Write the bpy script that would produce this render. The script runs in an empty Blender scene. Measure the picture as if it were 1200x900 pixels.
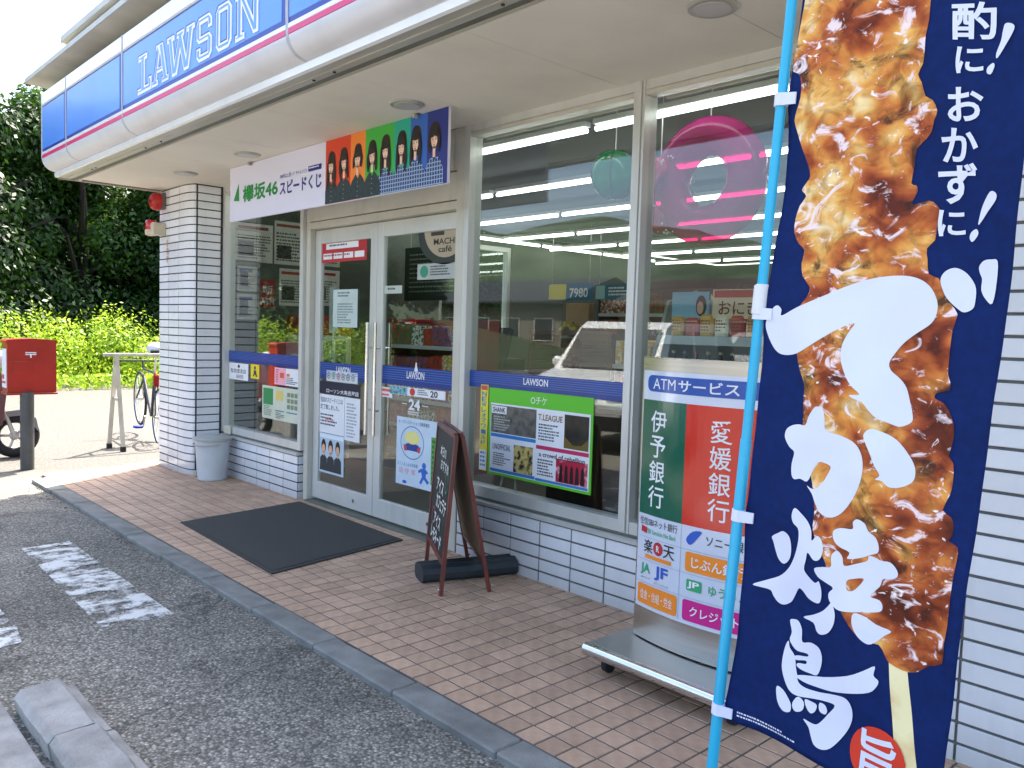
import bpy, bmesh, math, random
from mathutils import Vector, Matrix, noise
from mathutils.geometry import tessellate_polygon
R = math.radians
rnd = random.Random(7)
sc = bpy.context.scene
C = sc.collection

# ---------------------------------------------------------------- camera
FPX = 967.0
CAM = Vector((0, -3.249, 1.387))
_a, _b, _c = R(47.0021), R(-3.5531), R(1.7397)
FW = Vector((-math.sin(_a)*math.cos(_b), math.cos(_a)*math.cos(_b), math.sin(_b)))
_r = Vector((math.cos(_a), math.sin(_a), 0)); _u = _r.cross(FW)
RT = _r*math.cos(_c) + _u*math.sin(_c); UP = -_r*math.sin(_c) + _u*math.cos(_c)
cd = bpy.data.cameras.new('camera'); cam = bpy.data.objects.new('camera', cd); C.objects.link(cam)
cd.sensor_width = 36; cd.lens = 36*FPX/1200; cd.clip_end = 2000; cd.clip_start = .02
cam.matrix_world = Matrix(((RT.x, UP.x, -FW.x, CAM.x), (RT.y, UP.y, -FW.y, CAM.y), (RT.z, UP.z, -FW.z, CAM.z), (0, 0, 0, 1)))
sc.camera = cam

# ---------------------------------------------------------------- sky, sun, exposure
SUN_EL = 57.0
SD = Vector((-.52, .854, 0)).normalized()*math.cos(R(SUN_EL)) + Vector((0, 0, math.sin(R(SUN_EL))))
wd = bpy.data.worlds.new('World'); sc.world = wd; wd.use_nodes = True
nt = wd.node_tree; bg = nt.nodes['Background']
sky = nt.nodes.new('ShaderNodeTexSky'); sky.sky_type = 'NISHITA'; sky.sun_disc = False
sky.sun_elevation = R(SUN_EL); sky.sun_rotation = math.atan2(SD.x, SD.y)
sky.air_density = 1.0; sky.dust_density = 4.0; sky.ozone_density = 1.0
nt.links.new(sky.outputs[0], bg.inputs[0]); bg.inputs[1].default_value = .15
sl = bpy.data.lights.new('sun', 'SUN'); sl.energy = 4.6; sl.angle = R(.53); sl.color = (1, .93, .82)
so = bpy.data.objects.new('sun', sl); C.objects.link(so); so.location = SD*60
so.rotation_euler = (-SD).to_track_quat('-Z', 'Y').to_euler()
vs = sc.view_settings; vs.view_transform = 'Standard'; vs.look = 'None'; vs.gamma = 1; vs.use_curve_mapping = False
vs.exposure = 2.1
sc.cycles.use_denoising = True
sc.cycles.max_bounces = 10; sc.cycles.transparent_max_bounces = 24; sc.cycles.sample_clamp_indirect = 6

# ---------------------------------------------------------------- helpers
WL = {}
def hexc(h):
    h = h.lstrip('#'); o = []
    for i in (0, 2, 4):
        c = int(h[i:i+2], 16)/255; o.append(c/12.92 if c <= .04045 else ((c+.055)/1.055)**2.4)
    return (*o, 1)
def colr(c): return hexc(c) if isinstance(c, str) else (*c[:3], 1)

MATS = {}
def mat(name, c, rough=.5, metal=0, spec=.5, c2=None, scale=8, detail=5, bump=0, bscale=None, emit=0, rnd_obj=0, coat=0, lo=.35, hi=.65, stretch=None, rvar=0):
    """principled procedural material: two-tone noise colour, optional bump, per-object brightness"""
    if name in MATS: return MATS[name]
    m = bpy.data.materials.new(name); m.use_nodes = True; MATS[name] = m
    n = m.node_tree.nodes; l = m.node_tree.links; b = n['Principled BSDF']
    b.inputs['Roughness'].default_value = rough; b.inputs['Metallic'].default_value = metal
    b.inputs['Specular IOR Level'].default_value = spec
    if coat: b.inputs['Coat Weight'].default_value = coat; b.inputs['Coat Roughness'].default_value = .05
    c = colr(c); c2 = colr(c2) if c2 else (c[0]*.9, c[1]*.9, c[2]*.9, 1)
    tc = n.new('ShaderNodeTexCoord'); vec = tc.outputs['Object']
    if stretch:
        mp = n.new('ShaderNodeMapping'); mp.inputs['Scale'].default_value = stretch; l.new(vec, mp.inputs[0]); vec = mp.outputs[0]
    nz = n.new('ShaderNodeTexNoise'); nz.inputs['Scale'].default_value = scale; nz.inputs['Detail'].default_value = detail; l.new(vec, nz.inputs['Vector'])
    rp = n.new('ShaderNodeValToRGB'); rp.color_ramp.elements[0].position = lo; rp.color_ramp.elements[1].position = hi
    rp.color_ramp.elements[0].color = c2; rp.color_ramp.elements[1].color = c
    l.new(nz.outputs['Fac'], rp.inputs[0]); out = rp.outputs[0]
    if rnd_obj:
        oi = n.new('ShaderNodeObjectInfo'); gi = n.new('ShaderNodeNewGeometry')
        ad = n.new('ShaderNodeMath'); ad.operation = 'ADD'; l.new(oi.outputs['Random'], ad.inputs[0]); l.new(gi.outputs['Random Per Island'], ad.inputs[1])
        fr = n.new('ShaderNodeMath'); fr.operation = 'FRACT'; l.new(ad.outputs[0], fr.inputs[0])
        mr = n.new('ShaderNodeMapRange'); mr.inputs[3].default_value = 1-rnd_obj; mr.inputs[4].default_value = 1+rnd_obj; l.new(fr.outputs[0], mr.inputs[0])
        hs = n.new('ShaderNodeHueSaturation'); l.new(mr.outputs[0], hs.inputs['Value']); l.new(out, hs.inputs['Color']); out = hs.outputs[0]
    l.new(out, b.inputs['Base Color'])
    if emit:
        l.new(out, b.inputs['Emission Color']); b.inputs['Emission Strength'].default_value = emit
    if rvar:
        mr2 = n.new('ShaderNodeMapRange'); mr2.inputs[3].default_value = max(0, rough-rvar); mr2.inputs[4].default_value = min(1, rough+rvar); l.new(nz.outputs['Fac'], mr2.inputs[0]); l.new(mr2.outputs[0], b.inputs['Roughness'])
    if bump:
        nb = n.new('ShaderNodeTexNoise'); nb.inputs['Scale'].default_value = bscale or scale*4; nb.inputs['Detail'].default_value = 4; l.new(vec, nb.inputs['Vector'])
        bm_ = n.new('ShaderNodeBump'); bm_.inputs['Strength'].default_value = bump; bm_.inputs['Distance'].default_value = .02
        l.new(nb.outputs['Fac'], bm_.inputs['Height']); l.new(bm_.outputs[0], b.inputs['Normal'])
    return m

def glass(name='pane_glass', tint=(.84, .89, .87), r0=.065, amp=.9):
    if name in MATS: return MATS[name]
    m = bpy.data.materials.new(name); m.use_nodes = True; MATS[name] = m
    n = m.node_tree.nodes; l = m.node_tree.links; n.clear()
    o = n.new('ShaderNodeOutputMaterial'); mx = n.new('ShaderNodeMixShader'); tr = n.new('ShaderNodeBsdfTransparent'); gl = n.new('ShaderNodeBsdfGlossy')
    tr.inputs[0].default_value = (*tint, 1); gl.inputs['Roughness'].default_value = .004; gl.inputs[0].default_value = (1, 1, 1, 1)
    lw = n.new('ShaderNodeLayerWeight'); lw.inputs[0].default_value = .5
    pw = n.new('ShaderNodeMath'); pw.operation = 'POWER'; pw.inputs[1].default_value = 4.0; l.new(lw.outputs['Facing'], pw.inputs[0])
    ma = n.new('ShaderNodeMath'); ma.operation = 'MULTIPLY_ADD'; ma.inputs[1].default_value = amp; ma.inputs[2].default_value = r0; l.new(pw.outputs[0], ma.inputs[0])
    nz = n.new('ShaderNodeTexNoise'); nz.inputs['Scale'].default_value = 1.3; nz.inputs['Detail'].default_value = 1
    bp_ = n.new('ShaderNodeBump'); bp_.inputs['Strength'].default_value = .012; bp_.inputs['Distance'].default_value = .05
    l.new(nz.outputs[0], bp_.inputs['Height']); l.new(bp_.outputs[0], gl.inputs['Normal'])
    l.new(ma.outputs[0], mx.inputs[0]); l.new(tr.outputs[0], mx.inputs[1]); l.new(gl.outputs[0], mx.inputs[2]); l.new(mx.outputs[0], o.inputs[0])
    return m

class MB:
    def __init__(s): s.v = []; s.f = []
    def add(s, v, f):
        k = len(s.v); s.v += [tuple(p) for p in v]; s.f += [tuple(i+k for i in q) for q in f]; return s
    def box(s, x0, x1, y0, y1, z0, z1, b=0):
        if x0 > x1: x0, x1 = x1, x0
        if y0 > y1: y0, y1 = y1, y0
        if z0 > z1: z0, z1 = z1, z0
        b = min(b, .45*(x1-x0), .45*(y1-y0), .45*(z1-z0))
        if b <= 0:
            v = [(x, y, z) for x in (x0, x1) for y in (y0, y1) for z in (z0, z1)]
            return s.add(v, [(0, 1, 3, 2), (4, 6, 7, 5), (0, 4, 5, 1), (2, 3, 7, 6), (0, 2, 6, 4), (1, 5, 7, 3)])
        lo = (x0, y0, z0); hi = (x1, y1, z1); v = []; idx = {}
        for c in range(8):
            sg = [(c >> k) & 1 for k in range(3)]
            for ax in range(3):
                p = [(hi[k] if sg[k] else lo[k]) if k == ax else ((hi[k]-b) if sg[k] else (lo[k]+b)) for k in range(3)]
                idx[c, ax] = len(v); v.append(p)
        f = []
        for ax in range(3):
            o1, o2 = [k for k in range(3) if k != ax]
            for sd in (0, 1):
                q = [(sd << ax) | (i << o1) | (j << o2) for i, j in ((0, 0), (1, 0), (1, 1), (0, 1))]
                f.append([idx[c, ax] for c in q])
            for i in (0, 1):
                for j in (0, 1):
                    ca = (i << o1) | (j << o2); cb = ca | (1 << ax)
                    f.append([idx[ca, o1], idx[cb, o1], idx[cb, o2], idx[ca, o2]])
        for c in range(8): f.append([idx[c, 0], idx[c, 1], idx[c, 2]])
        return s.add(v, f)
    def prism(s, pts, h0, h1, ax='z'):
        """2-D outline extruded along an axis: z -> pts are (x,y); x -> (y,z); y -> (x,z)"""
        n = len(pts)
        def P(p, h): return (p[0], p[1], h) if ax == 'z' else (h, p[0], p[1]) if ax == 'x' else (p[0], h, p[1])
        v = [P(p, h0) for p in pts]+[P(p, h1) for p in pts]
        f = [(i, (i+1) % n, n+(i+1) % n, n+i) for i in range(n)]
        tr = tessellate_polygon([[Vector((p[0], p[1], 0)) for p in pts]])
        f += [tuple(t) for t in tr]+[tuple(i+n for i in t) for t in tr]
        return s.add(v, f)
    def tube(s, pts, r, n=10, cap=True):
        pts = [Vector(p) for p in pts]; rs = r if isinstance(r, (list, tuple)) else [r]*len(pts); rings = []
        prev = None
        for i, p in enumerate(pts):
            d = (pts[min(i+1, len(pts)-1)]-pts[max(i-1, 0)]).normalized()
            if prev is None:
                up = Vector((0, 0, 1)) if abs(d.z) < .9 else Vector((1, 0, 0)); a = d.cross(up).normalized()
            else: a = (prev-d*prev.dot(d)).normalized()
            prev = a; b = d.cross(a)
            rings.append([p+(a*math.cos(t)+b*math.sin(t))*rs[i] for t in (2*math.pi*k/n for k in range(n))])
        v = [q for g in rings for q in g]; f = []
        for i in range(len(pts)-1):
            for k in range(n): f.append((i*n+k, i*n+(k+1) % n, (i+1)*n+(k+1) % n, (i+1)*n+k))
        if cap: f += [tuple(range(n)), tuple(range((len(pts)-1)*n, len(pts)*n))]
        return s.add(v, f)
    def lathe(s, prof, c=(0, 0, 0), n=24, ax='z'):
        v = []; f = []
        for (r, h) in prof:
            for k in range(n):
                t = 2*math.pi*k/n; x, y = r*math.cos(t), r*math.sin(t)
                p = (x, y, h) if ax == 'z' else (h, x, y) if ax == 'x' else (x, h, y)
                v.append((p[0]+c[0], p[1]+c[1], p[2]+c[2]))
        m = len(prof)
        for i in range(m-1):
            for k in range(n): f.append((i*n+k, i*n+(k+1) % n, (i+1)*n+(k+1) % n, (i+1)*n+k))
        f += [tuple(range(n)), tuple(range((m-1)*n, m*n))]
        return s.add(v, f)
    def torus(s, c, R_, r, n=32, m=8, ax='x'):
        v = []; f = []
        for i in range(n):
            t = 2*math.pi*i/n
            for k in range(m):
                q = 2*math.pi*k/m; a = (R_+r*math.cos(q)); x, y, z = a*math.cos(t), a*math.sin(t), r*math.sin(q)
                p = (z, x, y) if ax == 'x' else (x, z, y) if ax == 'y' else (x, y, z)
                v.append((p[0]+c[0], p[1]+c[1], p[2]+c[2]))
        for i in range(n):
            for k in range(m): f.append((i*m+k, ((i+1) % n)*m+k, ((i+1) % n)*m+(k+1) % m, i*m+(k+1) % m))
        return s.add(v, f)
    def ball(s, c, r, n=12, m=8, sz=(1, 1, 1)):
        v = [(c[0], c[1], c[2]+r*sz[2])]; f = []
        for i in range(1, m):
            a = math.pi*i/m
            for k in range(n):
                t = 2*math.pi*k/n; v.append((c[0]+r*sz[0]*math.sin(a)*math.cos(t), c[1]+r*sz[1]*math.sin(a)*math.sin(t), c[2]+r*sz[2]*math.cos(a)))
        v.append((c[0], c[1], c[2]-r*sz[2])); L = len(v)-1
        for k in range(n): f.append((0, 1+k, 1+(k+1) % n)); f.append((L, L-n+(k+1) % n, L-n+k))
        for i in range(m-2):
            for k in range(n): f.append((1+i*n+k, 1+(i+1)*n+k, 1+(i+1)*n+(k+1) % n, 1+i*n+(k+1) % n))
        return s.add(v, f)
    def mesh(s, name, smooth=False, fix=True):
        me = bpy.data.meshes.new(name); me.from_pydata(s.v, [], s.f)
        if fix:
            bm = bmesh.new(); bm.from_mesh(me); bmesh.ops.recalc_face_normals(bm, faces=bm.faces); bm.to_mesh(me); bm.free()
        if smooth:
            try: me.shade_smooth()
            except Exception: pass
            try: me.set_sharp_from_angle(angle=R(38))
            except Exception: pass
        return me
    def build(s, name, m, parent=None, smooth=False, fix=True, local=False):
        """coordinates are world ones unless local; a parent's base point is taken off"""
        if parent is not None and not local:
            o = WL[parent.name]; s.v = [(p[0]-o[0], p[1]-o[1], p[2]-o[2]) for p in s.v]
        return link(name, s.mesh(name, smooth, fix), m, parent)

def link(name, me, m, parent=None, loc=None):
    if m is not None and not me.materials: me.materials.append(m)
    o = bpy.data.objects.new(name, me); C.objects.link(o)
    if loc is not None: o.location = loc
    if parent is not None:
        o.parent = parent; WL[o.name] = WL[parent.name]
    else: WL[o.name] = Vector((0, 0, 0))
    return o
def tag(o, label=None, cat=None, group=None, kind=None):
    if label: o['label'] = label
    if cat: o['category'] = cat
    if group: o['group'] = group
    if kind: o['kind'] = kind
    return o
def thing(name, label, cat, loc=(0, 0, 0), rz=0, group=None):
    o = bpy.data.objects.new(name, None); C.objects.link(o); o.empty_display_size = .1
    o.location = loc; o.rotation_euler = (0, 0, rz); WL[o.name] = Vector(loc)
    return tag(o, label, cat, group)
def origin_to(o, p):
    """move a mesh thing's origin to its base"""
    p = Vector(p); o.data.transform(Matrix.Translation(-p)); o.location = p; WL[o.name] = p; return o
def copy_tree(o, parent=None):
    c = o.copy(); C.objects.link(c); c.parent = parent; WL[c.name] = WL[o.name]
    for ch in list(o.children): copy_tree(ch, c)
    return c

# flat print: shapes are (points2d, triangles)
def rect(x0, y0, x1, y1): return ([(x0, y0), (x1, y0), (x1, y1), (x0, y1)], [(0, 1, 2), (0, 2, 3)])
def quad(*p): return (list(p), [(0, 1, 2), (0, 2, 3)])
def ell(cx, cy, rx, ry, n=20):
    return ([(cx+rx*math.cos(2*math.pi*k/n), cy+ry*math.sin(2*math.pi*k/n)) for k in range(n)], [(0, k, k+1) for k in range(1, n-1)])
def poly(pts, holes=()):
    loops = [[Vector((p[0], p[1], 0)) for p in L] for L in (pts, *holes)]
    tr = tessellate_polygon(loops); return ([(v.x, v.y) for L in loops for v in L], [tuple(t) for t in tr])
def rrect(x0, y0, x1, y1, r, n=4):
    p = []
    for cx, cy, a in ((x1-r, y0+r, -90), (x1-r, y1-r, 0), (x0+r, y1-r, 90), (x0+r, y0+r, 180)):
        for k in range(n+1): t = R(a+90*k/n); p.append((cx+r*math.cos(t), cy+r*math.sin(t)))
    return poly(p)
def catmull(p, k=3):
    n = len(p); o = []
    for i in range(n):
        a, b, c, d = p[i-1], p[i], p[(i+1) % n], p[(i+2) % n]
        for j in range(k):
            t = j/k
            o.append(tuple(.5*((2*b[m])+(-a[m]+c[m])*t+(2*a[m]-5*b[m]+4*c[m]-d[m])*t*t+(-a[m]+3*b[m]-3*c[m]+d[m])*t**3) for m in (0, 1)))
    return o
TX = {}
def rawtext(body, fat=0.0):
    if (body, fat) in TX: return TX[body, fat]
    cu = bpy.data.curves.new('t', 'FONT'); cu.body = body; cu.offset = fat; cu.resolution_u = 3 if len(body) < 8 else 2
    o = bpy.data.objects.new('t', cu); C.objects.link(o)
    me = bpy.data.meshes.new_from_object(o.evaluated_get(bpy.context.evaluated_depsgraph_get()))
    pts = [(v.co.x, v.co.y) for v in me.vertices]; tr = [tuple(p.vertices) for p in me.polygons]
    bpy.data.objects.remove(o); bpy.data.curves.remove(cu); bpy.data.meshes.remove(me)
    xs = [p[0] for p in pts]; ys = [p[1] for p in pts]
    TX[body, fat] = (pts, tr, min(xs), max(xs), min(ys), max(ys)); return TX[body, fat]
def text(body, x0, y0, x1, y1, fat=0.0):
    pts, tr, a, b, c, d = rawtext(body, fat)
    return ([(x0+(p[0]-a)/(b-a)*(x1-x0), y0+(p[1]-c)/(d-c)*(y1-y0)) for p in pts], tr)
def textq(body, q, fat=0.0):
    """text stretched into a quad bl, br, tr, tl"""
    pts, tr, a, b, c, d = rawtext(body, fat); o = []
    for p in pts:
        s, t = (p[0]-a)/(b-a), (p[1]-c)/(d-c)
        o.append(tuple((q[0][k]*(1-s)+q[1][k]*s)*(1-t)+(q[3][k]*(1-s)+q[2][k]*s)*t for k in (0, 1)))
    return (o, tr)
def vtext(body, x0, y0, x1, y1, fat=0.0):
    n = len(body); h = (y1-y0)/n
    return [text(ch, x0, y1-(i+1)*h+h*.06, x1, y1-i*h-h*.06, fat) for i, ch in enumerate(body)]
def lines(x0, y0, x1, y1, n, seed=1, fill=.5):
    """rows of illegible small print"""
    r = random.Random(seed); o = []; h = (y1-y0)/n
    for i in range(n):
        x = x0; ye = y1-i*h; end = x0+(x1-x0)*r.uniform(.55, 1)
        while x < end:
            w = h*r.uniform(.35, .9); o.append(rect(x, ye-h*fill, min(x+w, x1), ye)); x += w+h*r.uniform(.12, .35)
    return o
def yplane(y, n=-1): return lambda u, v, off: (u, y+n*off, v)
def xplane(x, n=1): return lambda u, v, off: (x+n*off, u, v)
def flat(name, shapes, m, fr, off, parent, grid=None):
    if 1 < len(shapes) < 16 and parent is not None and (name.endswith('lettering') or name.endswith('chalk') or name in ('title', 'red_print', 'white_box', 'blue_strip', 'orange_block', 'green_mark', 'blue_mark', 'red_line', 'stripe')):
        for q in shapes: o = flat(name, [q], m, fr, off, parent, grid)
        return o
    mb = MB()
    if grid:
        bm = bmesh.new()
        for pts, tr in shapes:
            vv = [bm.verts.new((p[0], p[1], 0)) for p in pts]
            for t in tr:
                try: bm.faces.new([vv[i] for i in t])
                except ValueError: pass
        xs = [v.co.x for v in bm.verts]; ys = [v.co.y for v in bm.verts]
        for lo, hi, no in ((min(xs), max(xs), (1, 0, 0)), (min(ys), max(ys), (0, 1, 0))):
            k = math.floor(lo/grid)+1
            while k*grid < hi:
                bmesh.ops.bisect_plane(bm, geom=bm.verts[:]+bm.edges[:]+bm.faces[:], plane_co=Vector(no)*k*grid, plane_no=no); k += 1
        bm.verts.index_update()
        mb.add([fr(v.co.x, v.co.y, off) for v in bm.verts], [[v.index for v in f.verts] for f in bm.faces]); bm.free()
    else:
        for pts, tr in shapes: mb.add([fr(p[0], p[1], off) for p in pts], tr)
    return mb.build(name, m, parent, fix=False)
def boldflat(name, shapes, m, fr, off, parent, d, grid=None):
    sh = []
    mb = MB()
    for k, (a, b) in enumerate(((0, 0), (d, 0), (-d, 0), (0, d), (0, -d))):
        for pts, tr in shapes: mb.add([fr(p[0]+a, p[1]+b, off+.00025*k) for p in pts], tr)
    return mb.build(name, m, parent, fix=False)
def dirty(m, sc_, lo, hi, dark, stretch=(1, 1, 1), detail=6, spots=0, foot=0):
    """grime laid over a material in world space: blotches or streaks, spots, splash dirt near the ground"""
    n = m.node_tree.nodes; l = m.node_tree.links; b = n['Principled BSDF']; src = b.inputs['Base Color'].links[0].from_socket
    gp = n.new('ShaderNodeNewGeometry'); mp = n.new('ShaderNodeMapping'); mp.inputs['Scale'].default_value = stretch; l.new(gp.outputs['Position'], mp.inputs[0])
    nz = n.new('ShaderNodeTexNoise'); nz.inputs['Scale'].default_value = sc_; nz.inputs['Detail'].default_value = detail; nz.inputs['Roughness'].default_value = .62; l.new(mp.outputs[0], nz.inputs['Vector'])
    mr = n.new('ShaderNodeMapRange'); mr.inputs[1].default_value = lo; mr.inputs[2].default_value = hi; mr.inputs[3].default_value = 1; mr.inputs[4].default_value = dark; l.new(nz.outputs[0], mr.inputs[0]); f = mr.outputs[0]
    if spots:
        vo = n.new('ShaderNodeTexVoronoi'); vo.inputs['Scale'].default_value = spots; l.new(gp.outputs['Position'], vo.inputs['Vector'])
        m2 = n.new('ShaderNodeMapRange'); m2.inputs[1].default_value = .035; m2.inputs[2].default_value = .06; m2.inputs[3].default_value = .5; m2.inputs[4].default_value = 1; l.new(vo.outputs['Distance'], m2.inputs[0])
        q = n.new('ShaderNodeMath'); q.operation = 'MULTIPLY'; l.new(f, q.inputs[0]); l.new(m2.outputs[0], q.inputs[1]); f = q.outputs[0]
    if foot:
        sx = n.new('ShaderNodeSeparateXYZ'); l.new(gp.outputs['Position'], sx.inputs[0]); ad = n.new('ShaderNodeMath'); ad.operation = 'MULTIPLY_ADD'; ad.inputs[1].default_value = .35; l.new(nz.outputs[0], ad.inputs[0]); l.new(sx.outputs[2], ad.inputs[2])
        m3 = n.new('ShaderNodeMapRange'); m3.inputs[1].default_value = .16; m3.inputs[2].default_value = .42; m3.inputs[3].default_value = foot; m3.inputs[4].default_value = 1; l.new(ad.outputs[0], m3.inputs[0])
        q = n.new('ShaderNodeMath'); q.operation = 'MULTIPLY'; l.new(f, q.inputs[0]); l.new(m3.outputs[0], q.inputs[1]); f = q.outputs[0]
    mx = n.new('ShaderNodeMix'); mx.data_type = 'RGBA'; mx.blend_type = 'MULTIPLY'; mx.inputs[0].default_value = 1; l.new(src, mx.inputs[6])
    cr = n.new('ShaderNodeValToRGB'); cr.color_ramp.elements[0].position = .3; cr.color_ramp.elements[0].color = (.3, .26, .21, 1); cr.color_ramp.elements[1].color = (1, 1, 1, 1); l.new(f, cr.inputs[0]); l.new(cr.outputs[0], mx.inputs[7]); l.new(mx.outputs[2], b.inputs['Base Color'])
def roughen(o, cuts, amp, fr=9.0, seed=0):
    """chip and pit a concrete block: subdivide and push the skin in and out"""
    bm = bmesh.new(); bm.from_mesh(o.data if hasattr(o, 'data') else o); bmesh.ops.subdivide_edges(bm, edges=bm.edges[:], cuts=cuts, use_grid_fill=True)
    for v in bm.verts:
        k = noise.noise_vector(v.co*fr+Vector((seed, 0, 0))); k2 = noise.noise_vector(v.co*fr*4); v.co += Vector((k.x, k.y, k.z))*amp+Vector((k2.x, k2.y, k2.z))*amp*.4
    me = o.data if hasattr(o, 'data') else o; bm.to_mesh(me); bm.free()
def card(name, label, cat, x0, z0, x1, z1, y, m, group=None, t=.0015, skew=0):
    """a thin sheet of paper or card in the plane y; top-level, base at its lower edge"""
    mb = MB(); mb.box(x0, x1, y-t, y, z0, z1)
    o = mb.build(name, m); origin_to(o, ((x0+x1)/2, y, z0)); return tag(o, label, cat, group)
def project(p):
    d = Vector(p)-CAM; w = d.dot(FW)
    return (600+FPX*d.dot(RT)/w, 450-FPX*d.dot(UP)/w, w) if w > .05 else (1e6, 1e6, w)

# ---------------------------------------------------------------- materials
def asphalt():
    m = bpy.data.materials.new('asphalt'); m.use_nodes = True; n = m.node_tree.nodes; l = m.node_tree.links; b = n['Principled BSDF']
    tc = n.new('ShaderNodeTexCoord')
    vo = n.new('ShaderNodeTexVoronoi'); vo.inputs['Scale'].default_value = 92; vo.inputs['Randomness'].default_value = 1; l.new(tc.outputs['Object'], vo.inputs['Vector'])
    sep = n.new('ShaderNodeSeparateColor'); l.new(vo.outputs['Color'], sep.inputs[0])
    st = n.new('ShaderNodeValToRGB'); e = st.color_ramp.elements
    e[0].position = 0; e[0].color = (.12, .11, .09, 1); e[1].position = 1; e[1].color = (.5, .465, .39, 1)
    for p, c in ((.3, (.2, .186, .156, 1)), (.62, (.29, .27, .226, 1)), (.86, (.35, .325, .27, 1))): x = e.new(p); x.color = c
    l.new(sep.outputs[0], st.inputs[0])
    pit = n.new('ShaderNodeMapRange'); pit.inputs[1].default_value = .25; pit.inputs[2].default_value = .62; pit.inputs[3].default_value = 1; pit.inputs[4].default_value = .5
    l.new(vo.outputs['Distance'], pit.inputs[0])
    nz = n.new('ShaderNodeTexNoise'); nz.inputs['Scale'].default_value = 1.1; nz.inputs['Detail'].default_value = 7; nz.inputs['Roughness'].default_value = .62; l.new(tc.outputs['Object'], nz.inputs['Vector'])
    w = n.new('ShaderNodeMapRange'); w.inputs[1].default_value = .3; w.inputs[2].default_value = .7; w.inputs[3].default_value = .62; w.inputs[4].default_value = 1.4; l.new(nz.outputs[0], w.inputs[0])
    mu = n.new('ShaderNodeMath'); mu.operation = 'MULTIPLY'; l.new(pit.outputs[0], mu.inputs[0]); l.new(w.outputs[0], mu.inputs[1])
    on = n.new('ShaderNodeTexNoise'); on.inputs['Scale'].default_value = 2.3; on.inputs['Detail'].default_value = 3; l.new(tc.outputs['Object'], on.inputs['Vector'])
    om = n.new('ShaderNodeMapRange'); om.inputs[1].default_value = .58; om.inputs[2].default_value = .72; om.inputs[3].default_value = 1; om.inputs[4].default_value = .62; l.new(on.outputs[0], om.inputs[0])
    cv = n.new('ShaderNodeTexVoronoi'); cv.feature = 'DISTANCE_TO_EDGE'; cv.inputs['Scale'].default_value = .55
    cw = n.new('ShaderNodeVectorMath'); cw.operation = 'MULTIPLY_ADD'; cw.inputs[1].default_value = (.5, .5, .5); l.new(nz.outputs['Color'], cw.inputs[0]); l.new(tc.outputs['Object'], cw.inputs[2]); l.new(cw.outputs[0], cv.inputs['Vector'])
    cm = n.new('ShaderNodeMapRange'); cm.inputs[1].default_value = .002; cm.inputs[2].default_value = .006; cm.inputs[3].default_value = .55; cm.inputs[4].default_value = 1; l.new(cv.outputs[0], cm.inputs[0])
    m4 = n.new('ShaderNodeMath'); m4.operation = 'MULTIPLY'; l.new(om.outputs[0], m4.inputs[0]); l.new(cm.outputs[0], m4.inputs[1])
    m5 = n.new('ShaderNodeMath'); m5.operation = 'MULTIPLY'; l.new(mu.outputs[0], m5.inputs[0]); l.new(m4.outputs[0], m5.inputs[1]); mu = m5
    hs = n.new('ShaderNodeHueSaturation'); l.new(st.outputs[0], hs.inputs['Color']); l.new(mu.outputs[0], hs.inputs['Value'])
    # asphalt colour darkened west of the shop to hold down the sunlit brightness
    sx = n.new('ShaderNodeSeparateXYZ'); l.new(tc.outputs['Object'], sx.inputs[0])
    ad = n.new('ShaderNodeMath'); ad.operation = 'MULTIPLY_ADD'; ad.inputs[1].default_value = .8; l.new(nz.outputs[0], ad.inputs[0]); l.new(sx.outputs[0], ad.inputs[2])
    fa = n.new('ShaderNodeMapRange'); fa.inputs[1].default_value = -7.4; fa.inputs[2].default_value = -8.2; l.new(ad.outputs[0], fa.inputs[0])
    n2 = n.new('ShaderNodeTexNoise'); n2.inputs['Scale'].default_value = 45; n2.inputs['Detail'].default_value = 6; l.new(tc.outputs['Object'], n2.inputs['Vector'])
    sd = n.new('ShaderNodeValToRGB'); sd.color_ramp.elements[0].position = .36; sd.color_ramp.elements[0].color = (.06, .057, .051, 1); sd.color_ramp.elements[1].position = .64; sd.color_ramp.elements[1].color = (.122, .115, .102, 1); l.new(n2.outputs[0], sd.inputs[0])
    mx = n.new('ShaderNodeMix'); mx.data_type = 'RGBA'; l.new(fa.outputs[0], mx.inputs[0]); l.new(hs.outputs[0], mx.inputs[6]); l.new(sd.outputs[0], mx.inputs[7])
    l.new(mx.outputs[2], b.inputs['Base Color']); b.inputs['Roughness'].default_value = .85
    bu = n.new('ShaderNodeBump'); bu.inputs['Strength'].default_value = .9; bu.inputs['Distance'].default_value = .004; bu.invert = True
    l.new(vo.outputs['Distance'], bu.inputs['Height']); l.new(bu.outputs[0], b.inputs['Normal'])
    return m
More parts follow.
